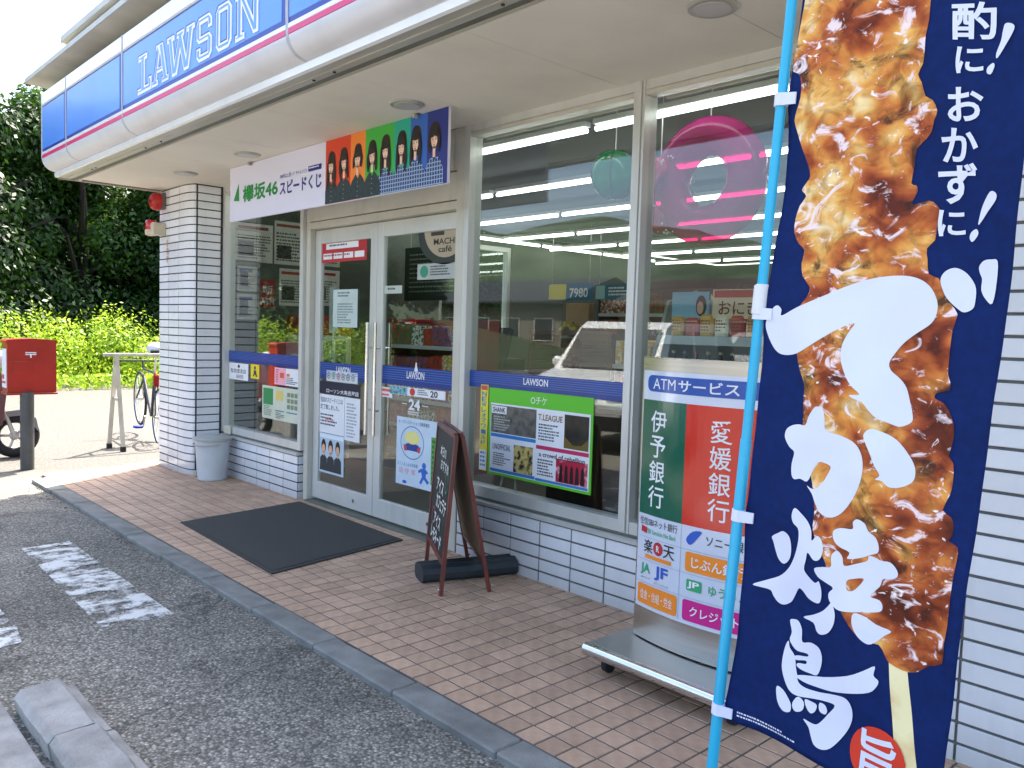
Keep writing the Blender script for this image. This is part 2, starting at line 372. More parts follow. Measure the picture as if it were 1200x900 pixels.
def worn_paint():
    m = bpy.data.materials.new('worn_road_paint'); m.use_nodes = True; n = m.node_tree.nodes; l = m.node_tree.links; b = n['Principled BSDF']
    tc = n.new('ShaderNodeTexCoord')
    nz = n.new('ShaderNodeTexNoise'); nz.inputs['Scale'].default_value = 13; nz.inputs['Detail'].default_value = 9; nz.inputs['Roughness'].default_value = .7; l.new(tc.outputs['Object'], nz.inputs['Vector'])
    mp = n.new('ShaderNodeMapping'); mp.inputs['Scale'].default_value = (4.2, .9, 1); mp.inputs['Rotation'].default_value = (0, 0, .12); l.new(tc.outputs['Object'], mp.inputs[0])
    n2 = n.new('ShaderNodeTexNoise'); n2.inputs['Scale'].default_value = 1.6; n2.inputs['Detail'].default_value = 4; n2.inputs['Distortion'].default_value = .8; l.new(mp.outputs[0], n2.inputs['Vector'])
    a1 = n.new('ShaderNodeMath'); a1.operation = 'MULTIPLY_ADD'; a1.inputs[1].default_value = .9; l.new(n2.outputs[0], a1.inputs[0]); l.new(nz.outputs[0], a1.inputs[2])
    r = n.new('ShaderNodeMapRange'); r.inputs[1].default_value = .88; r.inputs[2].default_value = 1.04; l.new(a1.outputs[0], r.inputs[0])
    b.inputs['Base Color'].default_value = (.66, .655, .62, 1); b.inputs['Roughness'].default_value = .7
    vo = n.new('ShaderNodeTexVoronoi'); vo.inputs['Scale'].default_value = 105; l.new(tc.outputs['Object'], vo.inputs['Vector'])
    bu = n.new('ShaderNodeBump'); bu.inputs['Strength'].default_value = .4; bu.inputs['Distance'].default_value = .003; bu.invert = True; l.new(vo.outputs[0], bu.inputs['Height']); l.new(bu.outputs[0], b.inputs['Normal'])
    l.new(r.outputs[0], b.inputs['Alpha'])
    return m
def leafmat(name, c1, c2, trans=.35, rough=.5):
    m = bpy.data.materials.new(name); m.use_nodes = True; n = m.node_tree.nodes; l = m.node_tree.links; b = n['Principled BSDF']
    gi = n.new('ShaderNodeNewGeometry'); rp = n.new('ShaderNodeValToRGB'); rp.color_ramp.elements[0].color = colr(c1); rp.color_ramp.elements[1].color = colr(c2); l.new(gi.outputs['Random Per Island'], rp.inputs[0])
    l.new(rp.outputs[0], b.inputs['Base Color']); b.inputs['Roughness'].default_value = rough; b.inputs['Specular IOR Level'].default_value = .3
    t = n.new('ShaderNodeBsdfTranslucent'); hs = n.new('ShaderNodeHueSaturation'); hs.inputs['Value'].default_value = 1.5; hs.inputs['Hue'].default_value = .485; l.new(rp.outputs[0], hs.inputs['Color']); l.new(hs.outputs[0], t.inputs[0])
    mx = n.new('ShaderNodeMixShader'); mx.inputs[0].default_value = trans; l.new(b.outputs[0], mx.inputs[1]); l.new(t.outputs[0], mx.inputs[2]); l.new(mx.outputs[0], n['Material Output'].inputs[0])
    return m
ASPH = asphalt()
CONC = mat('concrete', (.42, .415, .395), .85, c2=(.27, .265, .25), scale=7, detail=9, bump=.35, bscale=90, lo=.3, hi=.7)
KERB = mat('kerb_concrete', (.27, .27, .25), .8, c2=(.185, .185, .17), scale=9, detail=9, bump=.25, bscale=120, lo=.3, hi=.7, rnd_obj=.06)
CONCW = mat('pale_concrete', (.52, .49, .43), .85, c2=(.36, .34, .3), scale=9, detail=9, bump=.25, bscale=90)
FTILE = mat('floor_tile', (.60, .395, .265), .6, c2=(.48, .31, .205), scale=26, detail=8, bump=.12, bscale=160, lo=.3, hi=.7, rnd_obj=.13)
MORTAR = mat('mortar', (.15, .128, .107), .9, c2=(.10, .087, .074), scale=20)
WTILE = mat('white_glazed_tile', (.79, .80, .82), .22, c2=(.735, .75, .78), scale=5, detail=6, rnd_obj=.055, spec=.5, bump=.03, bscale=14)
dirty(CONC, 5, .45, .75, .6); dirty(KERB, 4, .45, .78, .62); dirty(FTILE, 1.7, .42, .75, .72, spots=2.3); dirty(WTILE, 3.2, .5, .8, .86, (2.2, 2.2, .25), foot=.72)
JOINT = mat('dark_joint', (.085, .087, .094), .9, c2=(.035, .036, .043), scale=18)
JOINTG = mat('grey_joint', (.16, .16, .16), .9, c2=(.115, .115, .115), scale=18)
ALU = mat('cream_aluminium', (.56, .54, .46), .38, metal=.0, c2=(.5, .48, .41), scale=3, spec=.6)
ALUW = mat('silver_frame', (.64, .64, .60), .34, metal=.2, c2=(.58, .58, .545), scale=3, stretch=(1, 1, .2))
STEEL = mat('stainless', (.56, .54, .5), .3, metal=1, c2=(.46, .445, .41), scale=5, stretch=(.4, .4, 9), rvar=.1)
CHROME = mat('polished_steel', (.72, .73, .74), .16, metal=1)
SOFF = mat('soffit_board', (.79, .75, .655), .8, c2=(.72, .685, .595), scale=1.4, detail=7)
dirty(SOFF, 1.1, .5, .85, .84); dirty(ALUW, 4, .52, .85, .8, (2, 2, .4)); dirty(ALU, 4, .52, .85, .8, (2, 2, .4))
GLASS = glass()
WHITE = mat('white_paint', (.8, .8, .8), .45, c2=(.75, .75, .76), scale=3)
PAPER = mat('paper', (.8, .81, .84), .6, c2=(.76, .77, .8), scale=4)
INK = mat('black_ink', (.025, .025, .03), .6)
BLUEI = mat('navy_ink', (.018, .02, .14), .6)
WINK = mat('white_ink', (.82, .82, .84), .55)
def ink(h, rough=.55): return mat('ink_'+h, h, rough, c2=h)
BLACKP = mat('black_plastic', (.02, .02, .022), .45)
RUB = mat('rubber', (.018, .018, .02), .8, bump=.2, bscale=60)

# ---------------------------------------------------------------- ground
GZ = -.026
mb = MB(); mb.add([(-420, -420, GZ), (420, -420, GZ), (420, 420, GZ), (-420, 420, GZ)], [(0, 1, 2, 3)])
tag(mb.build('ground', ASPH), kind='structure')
PAINT = worn_paint()
for q in ([(-5.66, -2.03), (-3.98, -2.07), (-3.94, -1.75), (-5.68, -1.76)], [(-4.9, -2.37), (-4.2, -2.365), (-4.0, -2.39), (-3.97, -2.56), (-4.9, -2.66)]):
    mb = MB(); mb.prism(q, GZ+.003, GZ+.006); tag(mb.build('parking_line', PAINT), kind='structure')
# concrete gutter beside the wheel kerb
mb = MB(); mb.prism([(-3.62, -2.585), (-1.2, -2.585), (-1.2, -4.2), (-3.95, -4.2)], GZ-.05, GZ+.004); tag(mb.build('gutter_apron', CONC), kind='structure')

# tiled pavement: mortar bed, tiles, kerb stones
YIN, YOUT, P_ = -1.325, -1.455, .0989
XL = -8.16
pave = MB(); pave.prism([(XL, YIN), (2.2, YIN), (2.2, .3), (XL-.2, .3)], GZ-.04, -.0035)
pave = tag(pave.build('tiled_pavement', MORTAR), kind='structure')
cand = []
i0 = math.floor((XL+2.5)/P_)
for i in range(i0, 46):
    for j in range(0, 13+1):
        x = -2.5004+i*P_; y = YIN+.004+j*P_
        if y > -.03 and not (-5.95 < x < -4.0): continue
        if y > .07: continue
        px = project((x+P_/2, y+P_/2, 0))
        vis = -20 < px[0] < 1220 and px[1] < 930 and px[2] > 0
        undermat = -5.6 < x < -4.35 and -1.0 < y < -.2
        cand.append((px[2] if vis and not undermat else 1e3+abs(px[2]), x, y))
cand.sort()
tm = MB(); tm.box(.0042, P_-.0042, .0042, P_-.0042, -.014, 0, .0018); tme = tm.mesh('tile'); rest = MB()
for k, (d, x, y) in enumerate(cand):
    dz = rnd.uniform(-.0008, .0006)
    if k < 300:
        o = link('tile', tme, FTILE, pave, (x, y, dz)); o.rotation_euler = (rnd.uniform(-.004, .004), rnd.uniform(-.004, .004), rnd.uniform(-.004, .004))
    else:
        a, b = x+.0042, x+P_-.0042; c, e = y+.0042, y+P_-.0042; t = .0018
        rest.add([(a, c, -.003+dz), (b, c, -.003+dz), (b, e, -.003+dz), (a, e, -.003+dz), (a+t, c+t, dz), (b-t, c+t, dz), (b-t, e-t, dz), (a+t, e-t, dz)], [(4, 5, 6, 7), (0, 1, 5, 4), (1, 2, 6, 5), (2, 3, 7, 6), (3, 0, 4, 7)])
ro = rest.build('far_tiles', FTILE, pave, fix=False); ro['kind'] = 'stuff'
kerb = MB(); kerb.box(-7.95, 2.2, YOUT+.006, YIN-.004, GZ-.05, -.012); kerb = tag(kerb.build('kerb', JOINTG), kind='structure')
x = -6.751-3*.6; ksm = []
for q in range(4):
    ks = MB(); ks.box(.003, .597, YOUT, YIN-.002, GZ-.04, .002, .007); ksm.append(ks.mesh('kerb_stone')); roughen(ksm[-1], 7, .0022, 14, q*7.3)
for k in range(1, 16):
    xx = -6.751+(k-2)*.6
    if xx < -7.4: continue
    o = link('kerb_stone', ksm[k % 4], KERB, kerb, (xx, rnd.uniform(-.003, .003), rnd.uniform(-.002, .002)))
cs = MB(); cs.prism([(-7.93, YOUT-.004), (-7.355, YOUT-.004), (-7.355, YIN-.002), (-7.6, YIN-.002), (-7.99, YIN)], GZ-.04, .003); cs.build('kerb_stone', KERB, kerb)
endk = MB(); endk.prism([(-7.985, YIN+.003), (-7.78, YIN+.003), (-8.17, -.3), (-8.37, -.3)], GZ-.05, -.01); endk = tag(endk.build('end_kerb', JOINTG), kind='structure')
L0, L1 = Vector((-7.99, YIN)), Vector((-8.38, -.29)); W_ = Vector((.17, .055))
for k in range(2):
    a = L0.lerp(L1, k*.5+.004); b = L0.lerp(L1, k*.5+.496)
    m_ = MB(); m_.prism([tuple(a), tuple(a+W_), tuple(b+W_), tuple(b)], GZ-.04, .004); m_.build('kerb_stone', CONCW, endk)

# concrete wheel kerb in the foreground
wk = thing('wheel_stop', 'low concrete wheel stop kerb in two blocks at the photo bottom left', 'wheel stop', (-2.6, -2.49, GZ))
for (xa, xb, dy) in ((-3.285, -2.845, 0), (-2.838, -2.2, .004), (-2.193, -1.55, -.003)):
    pr_ = [(-2.555, GZ-.02), (-2.568, .035), (-2.548, .06), (-2.43, .066), (-2.418, .058), (-2.412, .03), (-2.376, .026), (-2.366, .016), (-2.36, GZ-.02)]
    s_ = MB(); s_.prism([(p[0]+dy, p[1]) for p in pr_], xa, xb, 'x'); roughen(s_.build('kerb_block', CONC, wk), 9, .0045, 8, xa*5)

# ---------------------------------------------------------------- the shop building
SH = thing('convenience_store', 'white tiled convenience store with blue fascia sign and glass front', 'shop', (-3, 4, 0))
SZ = 2.64
TP, TR = .24, .0717
def tile_mesh(w, h=TR-.0105, t=.0095):
    m_ = MB(); m_.box(0, w, -t, 0, 0, h, .0022); return m_.mesh('tile')
TM = {}
def wall_tile(x, z, y, w, parent, axis='y'):
    key = round(w, 3)
    if key not in TM: TM[key] = tile_mesh(w)
    p = Vector((x, y, z))-WL[parent.name]; o = link('tile', TM[key], WTILE, parent, p+Vector((0, rnd.uniform(-.0006, .0006), 0)))
    o.rotation_euler = (rnd.uniform(-.004, .004), 0, rnd.uniform(-.003, .003)+(R(90) if axis == 'x' else 0)); return o
# pillar
co = MB(); EL = [(-7.62+.18*math.sin(R(a)), -.245-.049*math.cos(R(a))) for a in range(0, 91, 10)]
co.prism([(-8.188, -.294)]+EL[:]+[(-7.44, .05), (-8.188, .05)], -.03, SZ+.03); pil = co.build('pillar', JOINT, SH)
rows = [(-.018+k*TR) for k in range(38)]
EO = [(-7.695, -.3035)]+[(-7.62+.184*math.sin(R(a)), -.252-.0515*math.cos(R(a))) for a in range(0, 91, 9)]
n_ = len(EO); cm = MB(); hh = TR-.0105
for (px_, py_) in EO: cm.v += [(px_, py_, 0), (px_, py_, hh), (px_*1, py_, 0), (px_, py_, hh)]
cm = MB()
inner = [(-7.695, -.29)]+[(-7.62+.17*math.sin(R(a)), -.245-.045*math.cos(R(a))) for a in range(0, 91, 9)]
cm.prism(EO+inner[::-1], 0, hh); corner_me = cm.mesh('tile', smooth=True)
for z in rows:
    if z+hh > SZ+.012: continue
    wall_tile(-8.183, z, -.294, .228, pil); wall_tile(-7.941, z, -.294, .232, pil)
    link('tile', corner_me, WTILE, pil, Vector((0, 0, z))-WL[SH.name])
    wall_tile(-7.44, z, -.236, .208, pil, 'x')
# side of pillar west, plain tiles as one skin
# low walls under the windows
def low_wall(x0, x1, xs, ret=None):
    c = MB(); c.box(x0, x1, 0, .16, -.03, .345); w = c.build('low_wall', JOINT if ret else JOINTG, SH)
    for r_ in range(5):
        z = -.0135+r_*TR+.004
        prev = xs[0]
        for a, b in zip(xs[:-1], xs[1:]): wall_tile(a+.0045, z, 0, b-a-.009, w)
        if ret: wall_tile(ret, z, .004, .11, w, 'x')
    return w
lw1 = low_wall(-7.44, -5.985, [-7.434]+[-5.974-k*.24 for k in range(6, -1, -1) if -5.974-k*.24 > -7.43], ret=-5.985)
lw2 = low_wall(-3.95, -1.41, [-3.947, -3.693]+[-3.693+.24*k for k in range(1, 10)]+[-1.415])
# right tiled wall
c = MB(); c.box(-1.41, 2.2, -.294, .3, -.03, SZ+.02); rw = c.build('tiled_side_wall', JOINTG, SH)
restw = MB()
for k in range(38):
    z = -.0105+k*TR+.0045
    if z+hh > SZ: continue
    for q in range(-2, 13):
        xa = -.93+q*.24
        if q < 4: wall_tile(xa+.0045, z, -.294, .231, rw)
        else: restw.box(xa+.0045, xa+.2355, -.306, -.293, z, z+hh, .002)
ro = restw.build('far_tiles', WTILE, rw); ro['kind'] = 'stuff'
# shell: side, rear walls, roof mass, ceiling, floor
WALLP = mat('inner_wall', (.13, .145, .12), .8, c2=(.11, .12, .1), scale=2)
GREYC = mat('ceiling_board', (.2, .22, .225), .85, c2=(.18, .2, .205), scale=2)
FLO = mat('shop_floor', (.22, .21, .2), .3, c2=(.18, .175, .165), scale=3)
EXT = mat('outer_wall', (.6, .59, .55), .8, c2=(.5, .49, .46), scale=1.2, detail=8)
W0, W1, WZ0, WZ1 = 3.0, 4.2, 1.3, 2.5   # opening in the side wall
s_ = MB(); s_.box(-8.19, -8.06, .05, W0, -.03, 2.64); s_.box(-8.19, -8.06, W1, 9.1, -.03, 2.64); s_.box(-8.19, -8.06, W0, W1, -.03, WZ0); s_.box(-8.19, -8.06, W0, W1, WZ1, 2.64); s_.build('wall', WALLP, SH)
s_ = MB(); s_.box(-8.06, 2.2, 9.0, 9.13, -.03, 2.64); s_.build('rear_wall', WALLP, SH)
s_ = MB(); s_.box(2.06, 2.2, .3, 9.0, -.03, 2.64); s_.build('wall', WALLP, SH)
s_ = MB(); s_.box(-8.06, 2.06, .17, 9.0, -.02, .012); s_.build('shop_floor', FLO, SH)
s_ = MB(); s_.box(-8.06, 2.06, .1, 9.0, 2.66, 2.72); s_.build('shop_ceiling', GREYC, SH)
s_ = MB(); s_.box(-8.18, 2.18, -1.0, 9.1, 2.725, 3.42); s_.build('roof_mass', EXT, SH)
# side window
s_ = MB()
for (a, b, c_, d) in ((W0, W0+.06, WZ0, WZ1), (W1-.06, W1, WZ0, WZ1), (W0+.06, W1-.06, WZ0, WZ0+.06), (W0+.06, W1-.06, WZ1-.06, WZ1)): s_.box(-8.17, -8.08, a, b, c_, d)
swn = s_.build('side_window', ALUW, SH); s_ = MB(); s_.box(-8.13, -8.125, W0+.05, W1-.05, WZ0+.05, WZ1-.05); s_.build('pane', GLASS, swn)

# canopy soffit boards
sf = MB(); sf.box(-8.2, 2.2, -1.02, .02, SZ+.006, SZ+.05); sf = sf.build('soffit', JOINTG, SH)
xs = [-8.2]+[-7.32+.915*k for k in range(0, 11)]
for a, b in zip(xs[:-1], xs[1:]):
    s_ = MB(); s_.box(a+.0015, b-.0015, -1.015, .0, SZ-.004, SZ+.004); s_.build('board', SOFF, sf)
TRIMD = mat('dark_trim', (.16, .17, .14), .6, c2=(.12, .125, .1), scale=4)
TRIML = mat('grey_trim', (.5, .49, .43), .4, c2=(.4, .39, .34), scale=6, stretch=(.3, 3, 3), metal=.2)
s_ = MB(); s_.box(-8.2, 2.2, -1.075, -1.022, SZ+.002, SZ+.03); s_.build('drip_channel', TRIMD, SH)
for dy in (0, .008):
    s_ = MB(); s_.box(-8.2, 2.2, -1.036+dy, -1.033+dy, SZ-.006, SZ+.001); s_.build('channel_rib', TRIML, SH)
tx = [-8.2, -6.1, -2.33, .2, 2.2]
for a, b in zip(tx[:-1], tx[1:]):
    s_ = MB(); s_.box(a+.002, b-.002, -1.181, -1.078, SZ-.002, SZ+.02); s_.box(a+.002, b-.002, -1.13, -1.126, SZ-.006, SZ-.002); s_.build('edge_trim', TRIML, SH)
for x in (-7.5, -7.4, -6.25, -5.95, -3.85, -3.65, -2.42, -2.23, -1.0):
    s_ = MB(); s_.lathe([(.008, SZ-.008), (.008, SZ-.002)], (x, -1.1, 0), 8); s_.build('screw', BLACKP, SH)
s_ = MB(); s_.box(-8.215, -8.2, -1.18, 0, SZ-.012, SZ+.06); s_.build('edge_trim', TRIML, SH)
# left lip of the soffit
s_ = MB(); s_.box(-8.16, -8.12, -1.0, -.32, SZ-.012, SZ-.004); s_.build('vent_slot', TRIMD, SH)

# fascia
PROF = [(-1.184, 2.652), (-1.19, 2.672)]
LOW = [(-1.19, 2.684), (-1.222, 2.69), (-1.252, 2.702), (-1.277, 2.724), (-1.293, 2.75), (-1.301, 2.775)]
FW_ = mat('fascia_white', (.82, .83, .84), .16, c2=(.8, .81, .83), scale=2, coat=.3)
FG = mat('fascia_grey_panel', (.62, .62, .66), .38, c2=(.59, .59, .63), scale=2, coat=.1)
FB = mat('fascia_blue', '#4b8fee', .3, c2='#4587e6', scale=1.5, coat=.25)
FD = mat('fascia_dark_blue', '#082a94', .3, c2='#082a94')
FP = mat('fascia_pink', '#d42a6c', .3, c2='#d42a6c')
FJ = mat('fascia_joint', (.42, .44, .5), .4)
dirty(FG, 2.2, .5, .85, .82, (1, 1, .3)); dirty(FW_, 2.2, .5, .85, .86, (1.5, 1.5, .3))
fx = [-8.22, -7.476, -6.118, -3.752, -1.38, 1.0, 2.2]
def strip(prof, x0, x1, thick=.012):
    m_ = MB(); n = len(prof); v = []; f = []
    for (y, z) in prof: v += [(x0, y, z), (x1, y, z)]
    for i in range(n-1): f.append((2*i, 2*i+1, 2*i+3, 2*i+2))
    m_.add(v, f); return m_
fas = MB(); fas.box(-8.21, 2.19, -1.18, -1.02, 2.70, 3.34); fas = fas.build('fascia', TRIMD, SH)
for a, b in zip(fx[:-1], fx[1:]):
    a += .013; b -= .013
    s_ = MB(); s_.prism(LOW+[(-1.301, 2.786), (-1.2, 2.786), (-1.17, 2.70)], a, b, 'x'); s_.build('curved_panel', FG, fas, smooth=True)
    s_ = MB(); s_.box(a, b, -1.304, -1.2, 2.787, 2.8135); s_.build('pink_stripe', FP, fas)
    s_ = MB(); s_.box(a, b, -1.305, -1.2, 2.8145, 2.838, .002); s_.build('white_band', FW_, fas)
    s_ = MB(); s_.box(a, b, -1.3005, -1.2, 2.8385, 3.226); s_.build('sign_back', FD, fas)
    s_ = MB(); s_.box(a+.003, b-.042, -1.303, -1.24, 2.862, 3.222, .004); s_.build('blue_panel', FB, fas)
    s_ = MB(); s_.box(a, b, -1.306, -1.2, 3.228, 3.243, .002); s_.build('grey_bead', FJ, fas)
    s_ = MB(); s_.box(a, b, -1.305, -1.2, 3.244, 3.343, .003); s_.build('white_band', FW_, fas)
for x in fx[1:-1]:
    s_ = MB(); s_.prism([(y-.0015, z) for y, z in LOW]+[(-1.3065, 2.9), (-1.3065, 3.345), (-1.2, 3.345), (-1.17, 2.7)], x-.0125, x+.0125, 'x'); s_.build('joint_cover', FJ, fas)
s_ = MB(); s_.prism([(-1.183, 2.637), (-1.202, 2.642), (-1.204, 2.676), (-1.198, 2.685), (-1.17, 2.685)], -8.22, 2.2, 'x'); s_.build('white_lip', FW_, fas)
s_ = MB(); s_.prism(LOW+[(-1.305, 2.8), (-1.305, 3.343), (-1.0, 3.343), (-1.0, 2.66)], -8.228, -8.2195, 'x'); s_.build('end_cap', FW_, fas)
# raised letters
def glyph(kind):
    s = .19
    if kind == 'L': return [[(0, 0), (1, 0), (1, .34), (.8, .34), (.8, .17), (.52, .17), (.52, .85), (.68, .85), (.68, 1), (.06, 1), (.06, .85), (.24, .85), (.24, .15), (0, .15)]]
    if kind == 'A': return [[(0, 0), (.36, 0), (.36, .14), (.28, .14), (.33, .3), (.64, .3), (.69, .14), (.6, .14), (.6, 0), (1, 0), (1, .14), (.91, .14), (.66, 1), (.27, 1), (.27, .88), (.33, .88), (.11, .14), (0, .14)], [(.37, .43), (.49, .8), (.6, .43)]]
    if kind == 'W': return [[(0, 1), (0, .87), (.06, .87), (.2, 0), (.37, 0), (.5, .5), (.63, 0), (.8, 0), (.94, .87), (1, .87), (1, 1), (.72, 1), (.72, .87), (.79, .87), (.71, .33), (.58, .84), (.63, .87), (.63, 1), (.37, 1), (.37, .87), (.42, .84), (.29, .33), (.21, .87), (.28, .87), (.28, 1)]]
    if kind == 'S': return [[(0, .32), (0, .12), (.16, 0), (.84, 0), (1, .12), (1, .46), (.84, .57), (.26, .57), (.26, .84), (.74, .84), (.74, .68), (1, .68), (1, .88), (.84, 1), (.16, 1), (0, .88), (0, .53), (.16, .42), (.74, .42), (.74, .16), (.26, .16), (.26, .32)]]
    if kind == 'O': return [[(0, .14), (.18, 0), (.82, 0), (1, .14), (1, .86), (.82, 1), (.18, 1), (0, .86)], [(.26, .17), (.26, .83), (.74, .83), (.74, .17)]]
    return [[(0, 0), (.38, 0), (.38, .14), (.28, .14), (.28, .72), (.74, 0), (.92, 0), (.92, .86), (1, .86), (1, 1), (.64, 1), (.64, .86), (.73, .86), (.73, .35), (.3, 1), (0, 1), (0, .86), (.09, .86), (.09, .14), (0, .14)]]
def inset(loops, d):
    cu = bpy.data.curves.new('g', 'CURVE'); cu.dimensions = '2D'; cu.fill_mode = 'BOTH'; cu.offset = d
    for L in loops:
        sp = cu.splines.new('POLY'); sp.points.add(len(L)-1); sp.use_cyclic_u = True
        for p, q in zip(sp.points, L): p.co = (q[0], q[1], 0, 1)
    o = bpy.data.objects.new('g', cu); C.objects.link(o)
    me = bpy.data.meshes.new_from_object(o.evaluated_get(bpy.context.evaluated_depsgraph_get()))
    r_ = ([(v.co.x, v.co.y) for v in me.vertices], [tuple(p.vertices) for p in me.polygons])
    bpy.data.objects.remove(o); bpy.data.curves.remove(cu); bpy.data.meshes.remove(me); return r_
def solid(shape, y0, y1):
    """flat shape in x,z given depth along y"""
    pts, tr = shape; m_ = MB(); n = len(pts)
    bm = bmesh.new(); vv = [bm.verts.new((p[0], y1, p[1])) for p in pts]
    for t in tr:
        try: bm.faces.new([vv[i] for i in t])
        except ValueError: pass
    r_ = bmesh.ops.extrude_face_region(bm, geom=bm.faces[:])
    for g in r_['geom']:
        if isinstance(g, bmesh.types.BMVert): g.co.y = y0
    bm.verts.index_update(); m_.add([v.co[:] for v in bm.verts], [[v.index for v in f.verts] for f in bm.faces]); bm.free(); return m_
LW_ = mat('letter_white', (.84, .85, .86), .25)
for ch, x0, x1 in (('L', -5.80, -5.55), ('A', -5.54, -5.26), ('W', -5.285, -4.86), ('S', -4.83, -4.62), ('O', -4.565, -4.365), ('N', -4.32, -4.03)):
    z0, z1 = 2.877, 3.122
    g = [[(x0+p[0]*(x1-x0), z0+p[1]*(z1-z0)) for p in L] for L in glyph(ch)]
    o = solid(poly(g[0], g[1:]), -1.3072, -1.3025).build('letter', LW_, fas)
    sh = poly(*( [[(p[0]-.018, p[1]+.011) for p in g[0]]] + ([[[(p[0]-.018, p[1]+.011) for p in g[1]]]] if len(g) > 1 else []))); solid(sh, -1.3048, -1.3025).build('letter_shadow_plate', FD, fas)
    if ch == 'A':
        o = lambda a, b: (x0+a*(x1-x0)-.003, z0+b*(z1-z0)+.004)
        fs = [quad(o(.045, .04), o(.31, .04), o(.31, .10), o(.045, .10)), quad(o(.645, .04), o(.955, .04), o(.955, .10), o(.645, .10)), quad(o(.155, .105), o(.235, .105), o(.42, .80), o(.36, .95)), quad(o(.74, .105), o(.865, .105), o(.62, .95), o(.5, .95)), quad(o(.31, .345), o(.62, .345), o(.60, .39), o(.32, .39))]
        for q_ in fs: solid(q_, -1.3084, -1.307).build('letter_face', FB, fas)
    else: solid(inset([[(p[0]-.004, p[1]+.003) for p in L] for L in g], -.0145), -1.3084, -1.307).build('letter_face', FB, fas)

# eave and parapet above the fascia
EAV = mat('eave_metal', (.52, .5, .43), .5, c2=(.4, .38, .33), scale=3, detail=7)
s_ = MB(); s_.prism([(-1.385, 3.455), (-1.385, 3.485), (-.6, 3.50), (-.6, 3.42)], -8.43, 2.3, 'x'); s_.build('eave', EAV, SH)
s_ = MB(); s_.box(-8.42, 2.3, -1.392, -1.3855, 3.452, 3.488); s_.build('eave_edge', TRIML, SH)
s_ = MB(); s_.box(-8.17, 2.2, -1.12, 9.1, 3.505, 3.80); s_.build('parapet', EXT, SH)
s_ = MB(); s_.box(-8.2, 2.2, -1.16, 9.13, 3.805, 3.87, .008); s_.build('coping', TRIML, SH)

# window frames, panes, sills
def window(x0, x1, y, z0, z1, w=.05, wl=None, name='window'):
    s_ = MB(); xr = x0; x0 = x0 if wl is None else x0+wl-w
    s_.box(xr, x0+w, y-.05, y+.05, z0, z1); s_.box(x1-w, x1, y-.05, y+.05, z0, z1)
    s_.box(x0+w, x1-w, y-.045, y+.045, z0, z0+.062); s_.box(x0+w, x1-w, y-.045, y+.045, z1-.045, z1)
    f_ = s_.build(name, ALUW if z0 < 1 else ALU, SH)
    s_ = MB(); s_.box(x0+w-.006, x1-w+.006, y-.004, y+.004, z0+.056, z1-.04); s_.build('pane', GLASS, f_)
    s_ = MB(); s_.box(x0+w, x1-w, y-.046, y+.03, z1-.072, z1-.0465, .003); s_.build('head_rail', ALU, f_)
    return f_
wz0 = .392
wnA = window(-7.435, -5.94, .045, wz0, SZ-.004, .052)
wnB = window(-3.957, -2.605, .045, wz0, SZ-.004, .044)
wnC = window(-2.603, -1.415, .045, wz0, SZ-.004, .044, wl=.014)
for a, b, w in ((-7.434, -5.97, wnA), (-3.95, -1.412, wnB)):
    s_ = MB(); s_.prism([(-.022, .349), (-.024, .366), (.0, .374), (.1, .38), (.1, .349)], a, b, 'x'); s_.build('sill', ALUW, w)
    s_ = MB(); s_.box(a, b, -.001, .1, .3805, .3915); s_.build('sill_gap', TRIMD, w)
s_ = MB(); s_.box(-4.032, -3.958, -.008, .12, .0, SZ-.004, .004); s_.build('door_post', ALU, SH)
s_ = MB(); s_.box(-5.938, -5.875, .02, .12, .0, SZ-.004, .004); s_.build('door_post', ALU, SH)
# front cap of the mullion
s_ = MB(); s_.box(-2.652, -2.606, -.014, -.0055, .40, SZ-.004, .002); s_.build('mullion_cap', ALUW, SH)
# door header, transom
s_ = MB(); s_.box(-5.874, -4.033, .005, .12, 2.145, 2.195, .003); s_.box(-5.874, -4.033, .012, .12, 2.203, 2.375, .003); s_.build('door_header', ALU, SH)
s_ = MB(); s_.box(-5.874, -4.033, .03, .11, 2.196, 2.202); s_.box(-5.874, -4.033, .03, .11, 2.376, 2.384); s_.build('header_gap', TRIMD, SH)
wt = window(-5.874, -4.033, .06, 2.385, SZ-.004, .045, name='transom_window')
s_ = MB(); s_.box(-4.14, -4.08, .005, .1, 2.39, SZ-.006, .003); s_.build('transom_post', ALU, SH)
# doors
def door(x0, x1, y, hx):
    s_ = MB(); sw = .078
    s_.box(x0, x0+sw, y-.018, y+.018, .028, 2.14, .003); s_.box(x1-sw, x1, y-.018, y+.018, .028, 2.14, .003)
    s_.box(x0+sw, x1-sw, y-.017, y+.017, .028, .165, .003); s_.box(x0+sw, x1-sw, y-.017, y+.017, 2.035, 2.14, .003)
    d = s_.build('door', ALUW, SH)
    s_ = MB(); s_.box(x0+sw-.006, x1-sw+.006, y-.004, y+.004, .16, 2.04); s_.build('pane', GLASS, d)
    for sy in (-1, 1):
        s_ = MB(); s_.tube([(hx, y+sy*.06, .62), (hx, y+sy*.06, 1.43)], .0125, 12)
        for z in (.8, 1.25): s_.tube([(hx, y, z), (hx, y+sy*.06, z)], .008, 8)
        s_.build('handle', CHROME, d, smooth=True)
    s_ = MB(); s_.lathe([(.014, y-.021), (.014, y-.017)], ((x0+x1)/2+.18, 0, .095), 14, 'y'); s_.build('lock', STEEL, d)
    return d
dA = door(-5.872, -5.012, .085, -5.05)
dB = door(-5.005, -4.036, .085, -4.945)
s_ = MB(); s_.box(-5.874, -4.033, .0, .16, -.01, .012); s_.build('threshold', TRIMD, SH)

